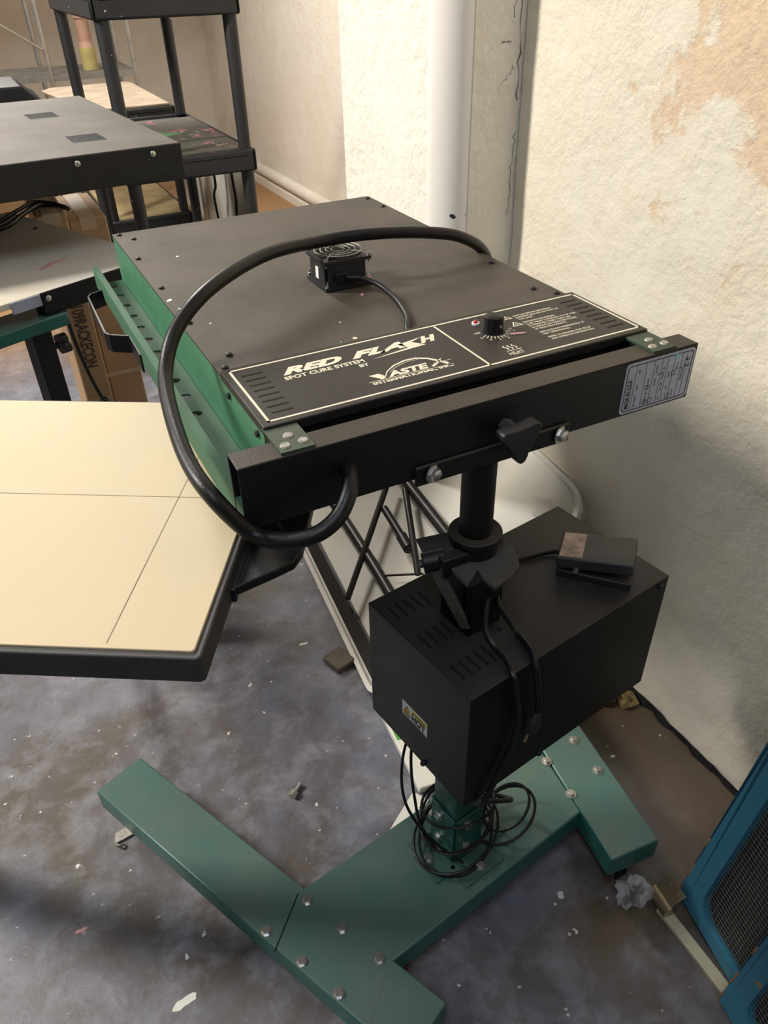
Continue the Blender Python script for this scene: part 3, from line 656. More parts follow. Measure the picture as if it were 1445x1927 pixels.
shared('screw_side3', 'screw', screw_mb(0.0045, 0.006), 'black_plastic', cbox, bpos(-0.0002, 0.090, BZ0+0.006), (0, math.radians(-90), math.radians(BA)))
# hot sticker on the end face (drawing x runs from the far edge to the near edge)
SF = BF @ T(-0.0003, 0.1425, zz(0.9115)) @ Matrix(((0,0,-1,0),(-1,0,0,0),(0,1,0,0),(0,0,0,1)))
m = MB(); m.box(0, 0.058, 0, 0.0290, -0.0002, 0.0003, SF); stk = build('warning_sticker', m, 'sticker_white', cbox, smooth=False); stk['label'] = 'white and yellow caution hot sticker'
m = MB(); m.box(0.0225, 0.0555, 0.0185, 0.0265, 0.0002, 0.0005, SF); m.add([(0.0030,0.006,0.0005),(0.0205,0.006,0.0005),(0.0118,0.0235,0.0005)], [(0,1,2)], SF); build('sticker_colour', m, 'sticker_yellow', stk, smooth=False)
t1 = text_mb('HOT', 0.0185, SF @ T(0.0230, 0.0045, 0), 0.05, width=0.031, depth=0.0007); t2 = text_mb('CAUTION', 0.0070, SF @ T(0.0305, 0.0200, 0), 0.03, width=0.023, depth=0.0007)
m = MB()
P = [(0.0022,0.0052),(0.0214,0.0052),(0.0118,0.0250)]; Q = [(0.0042,0.0066),(0.0194,0.0066),(0.0118,0.0222)]
m.add([(a, b, 0.0006) for a, b in P+Q], [(0,1,4,3),(1,2,5,4),(2,0,3,5)], SF)
for k in range(3):
    m.strip([(0.0085+0.0030*k+0.0007*math.sin(t*1.57), 0.0085+0.0016*t) for t in range(5)], 0.0011, 0, 0.0007, SF)
m.add([(0.0245,0.0200,0.0007),(0.0290,0.0200,0.0007),(0.02675,0.0250,0.0007)], [(0,1,2)], SF); m.box(0.0050, 0.0190, 0.0030, 0.0040, 0.0004, 0.0006, SF); m.box(0.024, 0.053, 0.0018, 0.0024, 0.0004, 0.0006, SF)
build('sticker_print', join(t1, t2, m), 'ink_black', stk, smooth=False)
m = MB()
for k in range(16):
    x, z = random.uniform(0.010, 0.042), random.uniform(-0.045, -0.008); L = random.uniform(0.002, 0.007)
    m.strip([(x, z), (x+L*0.6, z+random.uniform(-0.004, 0.004)), (x+L, z+random.uniform(-0.003, 0.003))], 0.0009, 0, 0.0004, SF)
build('scratch_marks', m, 'ink_grey', cbox, smooth=False)
# --- column socket and base
bz0, bz1 = zz(1.375), zz(1.320)
m = MB(BF)
for hw2, z0, z1, mt in ((0.030, bz1, BZ0, 'bracket_green'),):
    m.box(pu-hw2, pu+hw2, pv-hw2, pv+hw2, z0, z1)
build('column', m, 'bracket_green', flash, bevel=0.003)
def gusset(name, s):
    m = MB(BF)
    return m
for (ax, sg) in ((0, -1), (1, -1), (0, 1), (1, 1)):
    m = MB()
    m.box(-0.030, 0.030, 0.0305, 0.0350, bz1, bz1+0.125); m.box(-0.045, 0.045, 0.0350, 0.083, bz1, bz1+0.004)
    rot = {(0,-1): 90, (1,-1): 180, (0,1): -90, (1,1): 0}[(ax, sg)]
    xf = BF @ T(pu, pv, 0) @ RZ(rot)
    mm = MB(xf); mm.v = [xf @ v for v in m.v]; mm.f = m.f
    br = build('angle_bracket', mm, 'bracket_green', flash, bevel=0.0015)
    for (x, z) in ((0.0, bz1+0.035), (0.0, bz1+0.100)):
        p = xf @ Vector((x+0.008, 0.0352, z)); q = shared('hexbolt_s', 'hex_bolt', hexbolt_mb(0.0075, 0.005), 'zinc', br, p, (math.radians(-90), 0, math.radians(BA+rot)))
    p = xf @ Vector((0.0, 0.066, bz1+0.004)); shared('hexbolt_s', 'hex_bolt', hexbolt_mb(0.0075, 0.005), 'zinc', br, p)
BC = T(PX, PY, 0) @ RZ(BA)
m = MB(BC); m.prism([(-0.372,-0.100),(0.355,-0.100),(0.395,0.095),(-0.330-0.060,0.095)], bz0, bz1)
m = MB(BC)
m.prism([(-0.228,-0.101),(0.228,-0.101),(0.280,0.090),(-0.280,0.090)], bz0+0.001, bz1-0.0006)
base = build('base_stem', m, 'base_green', flash, bevel=0.004)
tl = math.tan(math.radians(16.5))
for s_ in (-1, 1):
    c0 = 0.300 if s_ < 0 else 0.311
    def L(v, off): return (s_*(c0+tl*v+off), v)
    poly = [L(-0.200, -0.054), L(-0.226, 0.055), L(0.501, 0.054), L(0.526, -0.054)]
    m = MB(BC); m.prism(poly if s_ > 0 else poly[::-1], bz0, bz1); lg = build('base_leg', m, 'base_green', flash, bevel=0.0035)
    for v in (-0.185, 0.485):
        c = BC @ Vector((s_*(0.300+tl*v), v, 0))
        m = MB(); m.cyl((c.x, c.y, bz0), (c.x, c.y, bz0-0.010), 0.020, n=20); m.box(c.x-0.016, c.x-0.012, c.y-0.014, c.y+0.014, 0.012, bz0-0.006); m.box(c.x+0.012, c.x+0.016, c.y-0.014, c.y+0.014, 0.012, bz0-0.006)
        cs = build('caster', m, 'zinc', flash)
        m = MB(); m.cyl((c.x-0.011, c.y, 0.021), (c.x+0.011, c.y, 0.021), 0.021, n=24); build('wheel', m, 'black_rubber', cs)
    m = MB(BC)                                  # seam plate lap
for (x, y) in [(0.160,0.663),(0.079,0.647),(0.194,0.592),(0.114,0.575),(0.228,0.520),(0.148,0.504),(0.778,0.713),(0.774,0.633),(0.698,0.697),(0.694,0.615)]:
    shared('hexbolt_s', 'hex_bolt', hexbolt_mb(0.0075, 0.005), 'zinc', base, (x, y, bz1-0.0002))
m = MB(BC)
m.strip([(-0.286, 0.087), (-0.366, 0.028)], 0.0022, bz1-0.0005, bz1+0.00035); build('seam', m, 'slot_black', base, smooth=False)
m = MB(BC)
m.strip([(-0.228, -0.100), (-0.300, -0.150)], 0.0012, bz1-0.0005, bz1+0.00035); build('seam', m, 'zinc', base, smooth=False)

# ================================================================== FOOT PEDAL on the control box
pd = thing('foot_pedal', bpos(0.322, 0.070, BZ1), 'black metal foot pedal switch with worn plate lying on the control box', 'foot pedal')
pa = math.degrees(math.atan2(-0.089, 0.059))
PF = BF @ T(0.3165, 0.0725, 0) @ RZ(pa)
m = MB(PF); m.box(-0.058, 0.050, -0.034, 0.034, BZ1, BZ1+0.012); build('pedal_base', m, 'black_plastic', pd, bevel=0.002)
m = MB(PF @ T(-0.058, 0, BZ1+0.014) @ RY(-7)); m.box(0.0, 0.108, -0.0335, 0.0335, 0.0, 0.020); build('treadle', m, 'platen_edge', pd, bevel=0.003)
m = MB(PF @ T(-0.058, 0, BZ1+0.014) @ RY(-7)); m.box(0.003, 0.036, -0.030, 0.030, 0.0195, 0.0208); build('name_plate', m, 'pedal_plate', pd)
m = MB(PF); m.cyl((-0.030, -0.0375, BZ1+0.018), (-0.030, -0.033, BZ1+0.018), 0.004, n=12); build('hinge_pin', m, 'zinc', pd)
m = MB(PF); m.box(0.0, 0.016, 0.036, 0.052, BZ1+0.0002, BZ1+0.012); o = build('wooden_shim', m, 'cardboard_pale'); tag(o, 'small pale wooden chip behind the foot pedal', 'wood chip')
m = MB(); m.tube([PF @ Vector((-0.056, 0.010, BZ1+0.008)), PF @ Vector((-0.075, 0.012, BZ1+0.005)), BF @ Vector((0.215, 0.165, BZ1+0.004)), BF @ Vector((0.16, 0.200, BZ1+0.004)), BF @ Vector((0.115, 0.175, BZ1+0.004)), BF @ Vector((0.14, 0.135, BZ1+0.004))], 0.0032, 8)
build('pedal_lead', m, 'black_rubber', pd)

# ================================================================== THIN CORD WITH PLUG, coiled round the column
cd = thing('power_cord', bpos(0.05, 0.05, bz1), 'thin black cord with plug draped over the box and coiled round the column', 'power cord')
def bq(u, v, d): p = BF @ Vector((u, v, 0)); return (p.x, p.y, zz(d))
m = MB()
pts = [bq(0.120,0.098,0.700), bq(0.100,0.085,0.700), bq(0.082,0.066,0.728), bq(0.080,0.045,0.742), bq(0.076,0.018,0.7435), bq(0.068,-0.006,0.752), bq(0.073,-0.010,0.790), bq(0.081,-0.010,0.830), bq(0.076,-0.009,0.885), bq(0.060,-0.008,0.930), bq(0.040,-0.010,0.965), bq(0.030,-0.004,0.995), bq(0.060,0.030,1.06), bq(0.150,0.040,1.15), bq(0.165,0.100,1.22)]
m.tube(pts, 0.0042, 8); 
pts2 = [bq(0.128,0.100,0.700), bq(0.118,0.078,0.715), bq(0.125,0.050,0.744), bq(0.115,0.012,0.7445), bq(0.105,-0.008,0.756), bq(0.110,-0.011,0.790), bq(0.1165,-0.011,0.825), bq(0.1165,-0.011,0.852)]
m.tube(pts2, 0.0044, 8)
build('cord', m, 'black_rubber', cd)
m = MB(); a = Vector(bq(0.1165,-0.012,0.848)); b = Vector(bq(0.100,-0.013,0.884)); d = (b-a)
m.cyl(a, a+d*0.35, 0.0055, 0.010, n=12); m.cyl(a+d*0.35, a+d*0.8, 0.0115, 0.0105, n=8); build('plug', m, 'black_plastic', cd, bevel=0.001)
m = MB(); m.cyl(a+d*0.8, b+d*0.25, 0.0026, n=8); build('plug_prong', m, 'brass', cd)
m = MB()
for (r0, z, sq_, ph) in ((0.066, 0.020, 1.15, 0.2), (0.072, 0.030, 1.1, 1.2), (0.060, 0.058, 1.0, 2.0), (0.064, 0.085, 1.1, 0.7), (0.058, 0.120, 1.0, 2.6)):
    P = []
    for k in range(14):
        a_ = 2*math.pi*k/14+ph
        rr_ = r0*(1+0.10*math.sin(2*a_+ph)); P.append(BF @ Vector((pu+rr_*sq_*math.cos(a_), pv+rr_*math.sin(a_), bz1+z+0.012*math.sin(a_*1.0+ph))))
    m.tube(P, 0.0026, 6, 4, True)
for (cu_, cv_, ra, rb, z) in ((pu+0.095, pv-0.030, 0.060, 0.045, 0.006), (pu+0.105, pv-0.022, 0.045, 0.036, 0.012)):
    m.tube([BF @ Vector((cu_+ra*math.cos(2*math.pi*k/14), cv_+rb*math.sin(2*math.pi*k/14), bz1+z+0.02+0.02*math.cos(2*math.pi*k/14))) for k in range(14)], 0.0028, 6, 4, True)
m.tube([bq(pu-0.045, 0.17, 0.99), bq(pu-0.065, 0.165, 1.06), bq(pu-0.070, 0.150, 1.16), bq(pu-0.068, 0.120, 1.24), bq(pu-0.03, 0.06, 1.29)], 0.0026, 6)
m.tube([bq(pu-0.040, 0.18, 0.99), bq(pu-0.075, 0.175, 1.08), bq(pu-0.080, 0.160, 1.19), bq(pu-0.06, 0.100, 1.27)], 0.0026, 6)
build('cord_coil', m, 'black_rubber', cd)

# ================================================================== NEAR PLATEN (cream)
def quadframe(o, ang): return T(o[0], o[1], 0) @ RZ(ang)
plt = thing('printing_platen', (-0.42, 0.95, 0), 'cream printing platen with dark rim and pencil cross lines left of heater', 'platen')
PA = -31.0
PFm = quadframe((0.056, 0.505), PA)            # origin = near right corner; -x along the front edge, +y to the back edge
pz = zz(0.500)
m = MB(PFm); m.prism(rr(-0.62, 0.0, 0.0, 0.465, 0.004), pz-0.012, pz); build('board', m, 'platen_laminate', plt, bevel=0.0008)
m = MB(PFm); m.prism(rr(-0.63, 0.007, -0.007, 0.472, 0.006), pz-0.034, pz-0.0025); build('rim', m, 'platen_edge', plt, bevel=0.002)
m = MB(PFm)
for a, b in (((-0.62, 0.2375), (-0.0015, 0.2375)), ((-0.083, 0.006), (-0.083, 0.46))):
    m.strip([a, b], 0.0010, pz-0.0004, pz+0.0002)
build('pencil_line', m, 'pencil_line', plt, smooth=False)
m = MB(PFm); m.prism([(0.004, 0.100), (0.046, 0.134), (0.064, 0.150), (0.070, 0.170), (0.070, 0.260), (0.004, 0.275)], pz-0.030, pz-0.018); m.prism([(0.004, 0.10), (0.012, 0.10), (0.012, 0.25), (0.004, 0.25)], pz-0.034, pz-0.016)
build('side_bracket', m, 'black_steel', plt, bevel=0.002)
m = MB(PFm); m.box(-0.98, -0.58, 0.26, 0.33, pz-0.075, pz-0.034); build('support_arm', m, 'bracket_green', plt, bevel=0.003)
c = PFm @ Vector((-0.95, 0.295, 0))
m = MB(); m.cyl((c.x, c.y, 0.0), (c.x, c.y, pz-0.075), 0.035, n=24); m.cyl((c.x, c.y, 0), (c.x, c.y, 0.02), 0.16, n=32); build('pedestal', m, 'black_steel', plt)

# ================================================================== FAR PLATEN on its post
pl2 = thing('printing_platen', (0.01, 1.60, 0), 'grey white platen with pink smear and black bolted edge strip on a post', 'platen')
F2 = quadframe((0.300, 1.655), 24.0)           # near right corner
m = MB(F2); m.prism(rr(-0.62, 0.0, 0.0, 0.60, 0.01), pz-0.012, pz); build('board', m, 'platen_far', pl2, bevel=0.001)
m = MB(F2); m.box(-0.275, -0.075, -0.0040, -0.0005, pz-0.040, pz+0.0005); m.box(-0.275, -0.03, -0.003, 0.03, pz-0.045, pz-0.0125); st = build('edge_strip', m, 'black_steel', pl2, bevel=0.002)
m = MB(F2); m.box(-0.335, -0.276, -0.0040, -0.0005, pz-0.022, pz-0.001); build('white_strip', m, 'label_silver', pl2)
for x in (-0.262, -0.090):
    p = F2 @ Vector((x, -0.0042, pz-0.012)); shared('screw_z', 'screw', screw_mb(0.006, 0.004), 'zinc', st, p, (math.radians(90), 0, math.radians(24)))
m = MB(F2)
m.prism([(-0.205,0.125),(-0.190,0.118),(-0.160,0.132),(-0.125,0.140),(-0.122,0.150),(-0.165,0.146)], pz-0.0003, pz+0.0003); build('ink_smear', m, 'paint_drop_pink', pl2, smooth=False)
m = MB(F2); m.prism([(0.055-0.06,0.42),(0.062-0.06,0.40),(0.09-0.11,0.385),(-0.03,0.40)], pz-0.0003, pz+0.0003); 
m = MB(F2); m.box(-0.42, -0.235, -0.012, 0.075, pz-0.072, pz-0.0455); build('support_plate', m, 'bracket_green', pl2, bevel=0.004)
c = F2 @ Vector((-0.292, 0.020, 0))
m = MB(T(c.x, c.y, 0) @ RZ(24)); m.box(-0.020, 0.020, -0.020, 0.020, 0.0, pz-0.075); build('post', m, 'black_steel', pl2, bevel=0.002)
m = MB(T(c.x, c.y, 0) @ RZ(24)); m.box(-0.09, 0.09, -0.025, 0.025, 0.0, 0.03); m.box(-0.025, 0.025, -0.06, 0.09, 0.0, 0.03); build('foot', m, 'black_steel', pl2)
m = MB(T(c.x, c.y, 0) @ RZ(24)); m.cyl((0.020, 0, pz-0.115), (0.035, 0, pz-0.115), 0.007, n=10)
for k in range(4): 
    a_ = k*math.pi/2+0.4; m.cyl((0.040, 0.012*math.cos(a_), pz-0.115+0.012*math.sin(a_)), (0.052, 0.012*math.cos(a_), pz-0.115+0.012*math.sin(a_)), 0.011, n=14)
build('knob', m, 'black_plastic', pl2)
m = MB(); m.tube([(-0.16,1.93,pz+0.007),(0.02,2.02,pz+0.006),(0.08,2.10,pz+0.012),(0.13,2.17,pz+0.014),(0.175,2.165,pz+0.006),(0.19,2.13,pz+0.005)], 0.006, 8); m.tube([(-0.16,1.95,pz+0.007),(0.0,2.06,pz+0.006),(0.07,2.14,pz+0.012),(0.12,2.20,pz+0.014),(0.17,2.19,pz+0.006)], 0.005, 8)
tag(build('flat_cable', m, 'black_rubber'), 'doubled black cable lying on the far grey white platen', 'cable')

# ================================================================== SECOND HEATER
f2 = thing('flash_curing_unit', (-0.30, 2.10, 0), 'second plain black heater box hovering over the far grey platen', 'flash dryer')
G = T(0.400, 1.708, 0) @ RZ(4.5); gz1 = zz(0.300)
m = MB(G); m.box(-0.62, 0.0, 0.0, 0.84, gz1-0.066, gz1); hb = build('heater_housing', m, 'dusty_black_steel', f2, bevel=0.003)
hb.data.materials.clear(); hb.data.materials.append(MATS['dusty_black_steel'])
m = MB(G)
for (x, y) in ((-0.150, 0.175), (-0.165, 0.545)):
    m = MB(G); m.box(x-0.036, x+0.036, y-0.045, y+0.045, gz1-0.0004, gz1+0.0004); g_ = build('vent_grille', m, 'black_plastic', hb)
    for k in range(7):
        p = G @ Vector((x, y-0.036+0.012*k, gz1+0.0006)); shared('vgslot', 'vent_slot', MB().box(-0.034, 0.034, -0.003, 0.003, -0.0002, 0.0003), 'slot_black', g_, p, (0, 0, math.radians(4.5)), smooth=False)
for x in (-0.062, -0.212, -0.362):
    p = G @ Vector((x, -0.0005, gz1-0.014)); shared('screw_z', 'screw', screw_mb(0.006, 0.004), 'zinc', hb, p, (math.radians(90), 0, math.radians(4.5)))
m = MB(G); m.box(-0.80, -0.60, 0.30, 0.36, gz1-0.12, gz1-0.05); build('arm', m, 'black_steel', f2)
c = G @ Vector((-0.78, 0.33, 0)); m = MB(); m.cyl((c.x, c.y, 0), (c.x, c.y, gz1-0.05), 0.025, n=20); m.box(c.x-0.3, c.x+0.3, c.y-0.05, c.y+0.05, 0, 0.06); m.box(c.x-0.05, c.x+0.05, c.y-0.3, c.y+0.3, 0, 0.06); build('stand', m, 'black_steel', f2)

# ================================================================== TALL CARDBOARD BOXES
def carton(x0, x1, y0, y1, z1, label, text=None, seam=None, dark=False):
    t = thing('cardboard_box', ((x0+x1)/2, (y0+y1)/2, 0), label, 'box')
    m = MB(); m.box(x0, x1, y0, y1, 0, z1); build('carton', m, 'cardboard', t, bevel=0.004)
    if text:
        xf = T((x0+x1)/2-0.012, y0-0.0006, text[1]) @ RX(90) @ RZ(-90)
        build('lettering', text_mb(text[0], 0.043, xf, 0.04, width=text[2]), 'box_ink', t, smooth=False)
    if seam:
        m = MB(); m.box(x0-0.0005, x1+0.0005, y0-0.0006, y0+0.001, seam, seam+0.012); build('tape_band', m, 'tape', t)
    m = MB(); m.box((x0+x1)/2-0.02, (x0+x1)/2+0.02, y0-0.0006, y1+0.0006, z1-0.03, z1+0.0006); build('tape', m, 'tape', t)
    return t
carton(0.108, 0.180, 2.10, 2.42, 0.935, 'tall narrow cardboard box with dark vertical lettering under the far platen', ('109RACKECON', 0.700, 0.175), 0.42)
carton(0.186, 0.280, 2.16, 2.44, 0.90, 'tall narrow unmarked cardboard box to the right of the lettered one', None, 0.46)
m = MB(); m.tube([(0.105,2.02,0.90),(0.112,2.055,0.72),(0.120,2.06,0.60),(0.135,2.06,0.50),(0.150,2.06,0.44)], 0.005, 8)
hc = thing('extension_cord', (0.12, 2.05, 0.40), 'black cord with plug hanging in front of the cardboard boxes', 'power cord')
build('cord', m, 'black_rubber', hc)
m = MB(); m.cyl((0.150,2.06,0.445), (0.160,2.06,0.405), 0.011, 0.014, n=12); m.box(0.150,0.170,2.053,2.067,0.385,0.408); build('plug', m, 'black_plastic', hc)
m = MB(); m.tube([(0.105,2.02,0.90),(0.10,2.01,0.93),(0.08,1.98,pz-0.014)], 0.004, 6); build('cord', m, 'black_rubber', hc)

# ================================================================== FOLDING TABLE against the wall
tb = thing('folding_table', (0.62, 1.6, 0), 'white plastic folding table with black folded legs leaning against the wall', 'folding table')
B0 = Vector((0.500, 1.147, 0.0)); u_ = Vector((0.105, 0.994, 0)).normalized(); n_ = Vector((0.540, -0.057, 0.413)).normalized(); k_ = u_.cross(n_)
if k_.z < 0: k_ = -k_
TF = Matrix(((u_.x, n_.x, k_.x, B0.x), (u_.y, n_.y, k_.y, B0.y), (u_.z, n_.z, k_.z, B0.z), (0,0,0,1))) @ T(0, 0.004, -0.004)
TLn, TW = 1.26, 0.690
TF = TF @ T(-0.075, 0, 0)
def rr4(x0, x1, y0, y1, rads, n=8):
    p = []
    for (sx, sy, a0), r in zip(((1, 0, -90), (1, 1, 0), (0, 1, 90), (0, 0, 180)), rads):
        cx_ = x1-r if sx else x0+r; cy_ = y1-r if sy else y0+r
        for k in range(n+1): a = math.radians(a0+90*k/n); p.append((cx_+r*math.cos(a), cy_+r*math.sin(a)))
    return p
m = MB(TF); m.prism(rr4(0, TLn, 0, TW, (0.06, 0.10, 0.105, 0.05)), -0.022, 0.0); build('top_panel', m, 'white_plastic', tb)
m = MB(TF); o = rr4(0, TLn, 0, TW, (0.06, 0.10, 0.105, 0.05)); i_ = rr4(0.012, TLn-0.012, 0.012, TW-0.012, (0.050, 0.09, 0.095, 0.040)); n = len(o)
m.add([(a, b, z) for z in (-0.022, 0.016) for a, b in o]+[(a, b, z) for z in (0.016, 0.0) for a, b in i_], [(k, (k+1) % n, n+(k+1) % n, n+k) for k in range(n)]+[(n+k, n+(k+1) % n, 2*n+(k+1) % n, 2*n+k) for k in range(n)]+[(2*n+k, 2*n+(k+1) % n, 3*n+(k+1) % n, 3*n+k) for k in range(n)])
build('rim', m, 'white_plastic', tb)
for (a, b) in ((0.12, 0.60), (0.12, 0.46), (0.62, 0.60)):     # diamond bosses moulded in the underside
    m = MB(TF); m.add([(a-0.05,b,0.001),(a,b-0.03,0.001),(a+0.05,b,0.001),(a,b+0.03,0.001),(a-0.03,b,-0.0),(a,b-0.018,0.012),(a+0.03,b,0.012),(a,b+0.018,0.012)], [(0,1,5,4),(1,2,6,5),(2,3,7,6),(3,0,4,7),(4,5,6,7)]); build('moulded_boss', m, 'white_plastic', tb)
def tube3(name, pts, r): 
    m = MB(TF @ T(0.040, 0, 0)); m.tube(pts, r, 10, 2); return build(name, m, 'frame_tube', tb)
m = MB(TF); m.box(0.05, TLn-0.05, 0.024, 0.062, 0.0, 0.020); build('side_rail', m, 'frame_tube', tb, bevel=0.002)
tube3('leg_tube', [(0.06,0.175,0.03),(0.30,0.175,0.03),(0.62,0.165,0.03)], 0.015)
tube3('leg_tube', [(0.06,0.385,0.03),(0.30,0.380,0.03),(0.62,0.375,0.03)], 0.016)
tube3('cross_tube', [(0.06,0.175,0.03),(0.06,0.28,0.03),(0.06,0.385,0.03)], 0.012)
tube3('brace', [(0.500,0.345,0.045),(0.38,0.215,0.045),(0.255,0.070,0.040)], 0.0085)
tube3('brace', [(0.420,0.365,0.045),(0.28,0.315,0.045),(0.150,0.265,0.040)], 0.0085)
tube3('hinge_tube', [(0.43,0.285,0.035),(0.33,0.283,0.035),(0.24,0.280,0.035)], 0.011)
tube3('lock_sleeve', [(0.30,0.2825,0.035),(0.27,0.281,0.035),(0.245,0.280,0.035)], 0.015)
tube3('wire', [(0.235,0.185,0.035),(0.19,0.23,0.035),(0.145,0.275,0.035)], 0.003)

# white board with green mark and cream strip on the floor behind the base
wb = thing('foam_board', (0.46, 0.95, 0), 'white board edge with green mark showing under the black control box', 'board')
m = MB(); m.prism([(0.470, 0.815), (0.640, 0.790), (0.660, 1.010), (0.490, 1.045)], 0.0, 0.020); build('sheet', m, 'board_white', wb, bevel=0.003)
m = MB(); m.prism([(0.486, 0.945), (0.515, 0.935), (0.520, 0.975), (0.490, 0.985)], 0.0198, 0.0206); build('green_mark', m, 'green_ink', wb, smooth=False)
m = MB(T(0.42, 0.775, 0) @ RZ(33)); m.box(-0.10, 0.06, -0.018, 0.020, 0.0, 0.004)
stp = build('perforated_strip', m, 'board_white'); tag(stp, 'small cream perforated strip lying flat beside the green stem', 'strip')
for (x, y) in ((0.050, 0.012), (-0.03, 0.010), (0.035, -0.012)):
    p = T(0.42, 0.775, 0.004) @ RZ(33) @ Vector((x, y, 0)); shared('striphole', 'hole', MB().cyl((0,0,-0.0003), (0,0,0.0003), 0.003, n=10), 'slot_black', stp, p, smooth=False)

# ================================================================== BLACK PLASTIC SHELVING UNITS
def shelf_unit(x0, x1, y0, y1, tiers, label):
    t = thing('shelving_unit', ((x0+x1)/2, (y0+y1)/2, 0), label, 'shelf', 'black plastic shelving units')
    for d in tiers:
        m = MB(); z = zz(d)
        m.prism(rr(x0, x1, y0, y1, 0.03), z-0.03, z-0.012)
        for (a, b, c_, e) in ((x0, x1, y0, y0+0.02), (x0, x1, y1-0.02, y1), (x0, x0+0.02, y0, y1), (x1-0.02, x1, y0, y1)): m.box(a, b, c_, e, z-0.075, z)
        build('shelf', m, 'shelf_plastic', t, bevel=0.008)
    ds = sorted(tiers)
    for x in (x0+0.032, x1-0.032):
        for y in (y0+0.032, y1-0.032):
            lv = [zz(d) for d in ds] + [0.075]
            for a, b in zip(lv, lv[1:]):
                m = MB(); top, bot = a-0.075, b-0.075 if b != 0.075 else 0.0
                m.cyl((x, y, max(bot+0.075, 0.0) if bot > 0 else 0.0), (x, y, top+0.03), 0.0225, 0.0240, n=16)
                build('post', m, 'shelf_plastic', t)
    return t
shelf_unit(0.470, 0.955, 2.92, 3.88, (0.072, 0.560, 1.05), 'black plastic shelving unit with paint spattered boards near the wall')
shelf_unit(0.545, 0.965, 4.12, 5.05, (0.560, 1.05), 'low black plastic shelving unit holding plywood and cardboard farther back')
m = MB(); m.box(0.495, 0.930, 2.945, 3.18, zz(0.5715), zz(0.556)); tag(build('spattered_board', m, 'splatter_board', bevel=0.002), 'narrow dark board with pink paint spatter at the near shelf edge', 'board')
m = MB(); m.box(0.495, 0.930, 3.19, 3.72, zz(0.5715), zz(0.554)); tag(build('spattered_board', m, 'splatter_board', bevel=0.002), 'wide dark paint spattered board deeper on the near shelf', 'board')
m = MB(); m.prism([(0.50,4.135),(0.945,4.135),(0.955,5.02),(0.93,5.10),(0.52,5.08),(0.46,4.98),(0.51,4.6)], zz(0.5595), zz(0.550)); tag(build('cardboard_sheet', m, 'cardboard_pale', bevel=0.002), 'pale torn cardboard sheet lying on the farther shelf', 'cardboard')
m = MB(); m.box(0.57, 0.945, 4.14, 5.02, zz(1.0610), zz(1.042)); tag(build('plywood_sheet', m, 'plywood', bevel=0.002), 'yellowish plywood sheet on the lowest visible shelf', 'plywood')
bd = thing('leaning_board', (1.08, 3.8, 0), 'white board standing behind the near shelf with cords in front', 'board')
m = MB(); m.box(1.06, 1.075, 3.36, 4.6, 0, 0.74); build('sheet', m, 'board_white', bd)
for (yy, ph) in ((3.80, 0.0), (3.50, 1.0)):
    m = MB(); m.tube([(1.02, yy, 0.78), (1.02, yy, 0.66), (1.025, yy+0.01*(1-ph), 0.56), (1.02, yy+0.045*(1-ph), 0.50), (1.02, yy+0.02*(1-ph), 0.36), (1.02, yy, 0.002)], 0.006, 6)
    tag(build('hanging_cable', m, 'black_rubber'), ['black cable with a kink hanging before the white board', 'straight black cable hanging nearest the shelf front post'][int(ph)], 'cable')

# ================================================================== WIRE RACK, bottle, black cabinet
rk = thing('wire_rack', (0.6, 5.75, 0), 'chrome wire rack standing at the far end of the aisle', 'rack')
for x in (-0.35, 0.585, 1.08):
    for y in (5.5, 6.0):
        m = MB(); m.cyl((x, y, 0), (x, y, 1.9), 0.014, n=12); build('post', m, 'chrome', rk)
for z in (0.90, 1.60):
    m = MB()
    for y in (5.5, 6.0): m.box(-0.35, 1.08, y-0.005, y+0.005, z-0.035, z)
    for x in (-0.35, 0.585, 1.08): m.box(x-0.005, x+0.005, 5.5, 6.0, z-0.035, z)
    for k in range(11): m.box(-0.35, 1.08, 5.54+0.042*k, 5.546+0.042*k, z-0.006, z)
    for k in range(24): m.box(-0.34+0.06*k, -0.336+0.06*k, 5.5, 6.0, z-0.010, z-0.006)
    build('wire_shelf', m, 'chrome', rk)
m = MB(); m.cyl((-0.30, 5.5, 1.62), (0.585, 5.5, 1.02), 0.007, n=8); build('brace', m, 'chrome', rk)
bt_ = thing('paint_bottle', (0.84, 5.62, 0.90), 'tall bottle with pink top and yellow body on the wire rack', 'bottle')
m = MB(); m.cyl((0.84,5.62,0.9002), (0.84,5.62,1.02), 0.045, n=20); build('body', m, 'bottle_yellow', bt_)
m = MB(); m.cyl((0.84,5.62,1.02), (0.84,5.62,1.05), 0.045, 0.038, n=20); m.cyl((0.84,5.62,1.05), (0.84,5.62,1.17), 0.038, n=20); m.cyl((0.84,5.62,1.17), (0.84,5.62,1.19), 0.044, n=20); build('top', m, 'bottle_pink', bt_)
cb = thing('equipment_case', (-0.05, 3.05, zz(0.430)), 'black equipment case with humped lid behind the second heater', 'case')
m = MB(); m.box(-0.45, 0.272, 2.85, 3.28, zz(0.430), zz(0.352)); build('body', m, 'black_steel', cb, bevel=0.004)
m = MB(); m.prism([(-0.45, zz(0.352)), (0.272, zz(0.352)), (0.250, zz(0.340)), (0.215, zz(0.305)), (0.05, zz(0.305)), (-0.45, zz(0.312))], 0, 0.30, T(0, 3.22, 0) @ RX(90)); build('lid', m, 'black_plastic', cb, bevel=0.006)
st_ = thing('stand_table', (-0.05, 3.05, 0), 'thin legged black stand carrying the equipment case', 'stand')
m = MB(); m.box(-0.50, 0.28, 2.83, 3.30, zz(0.450), zz(0.4302)); build('top', m, 'black_steel', st_, bevel=0.003)
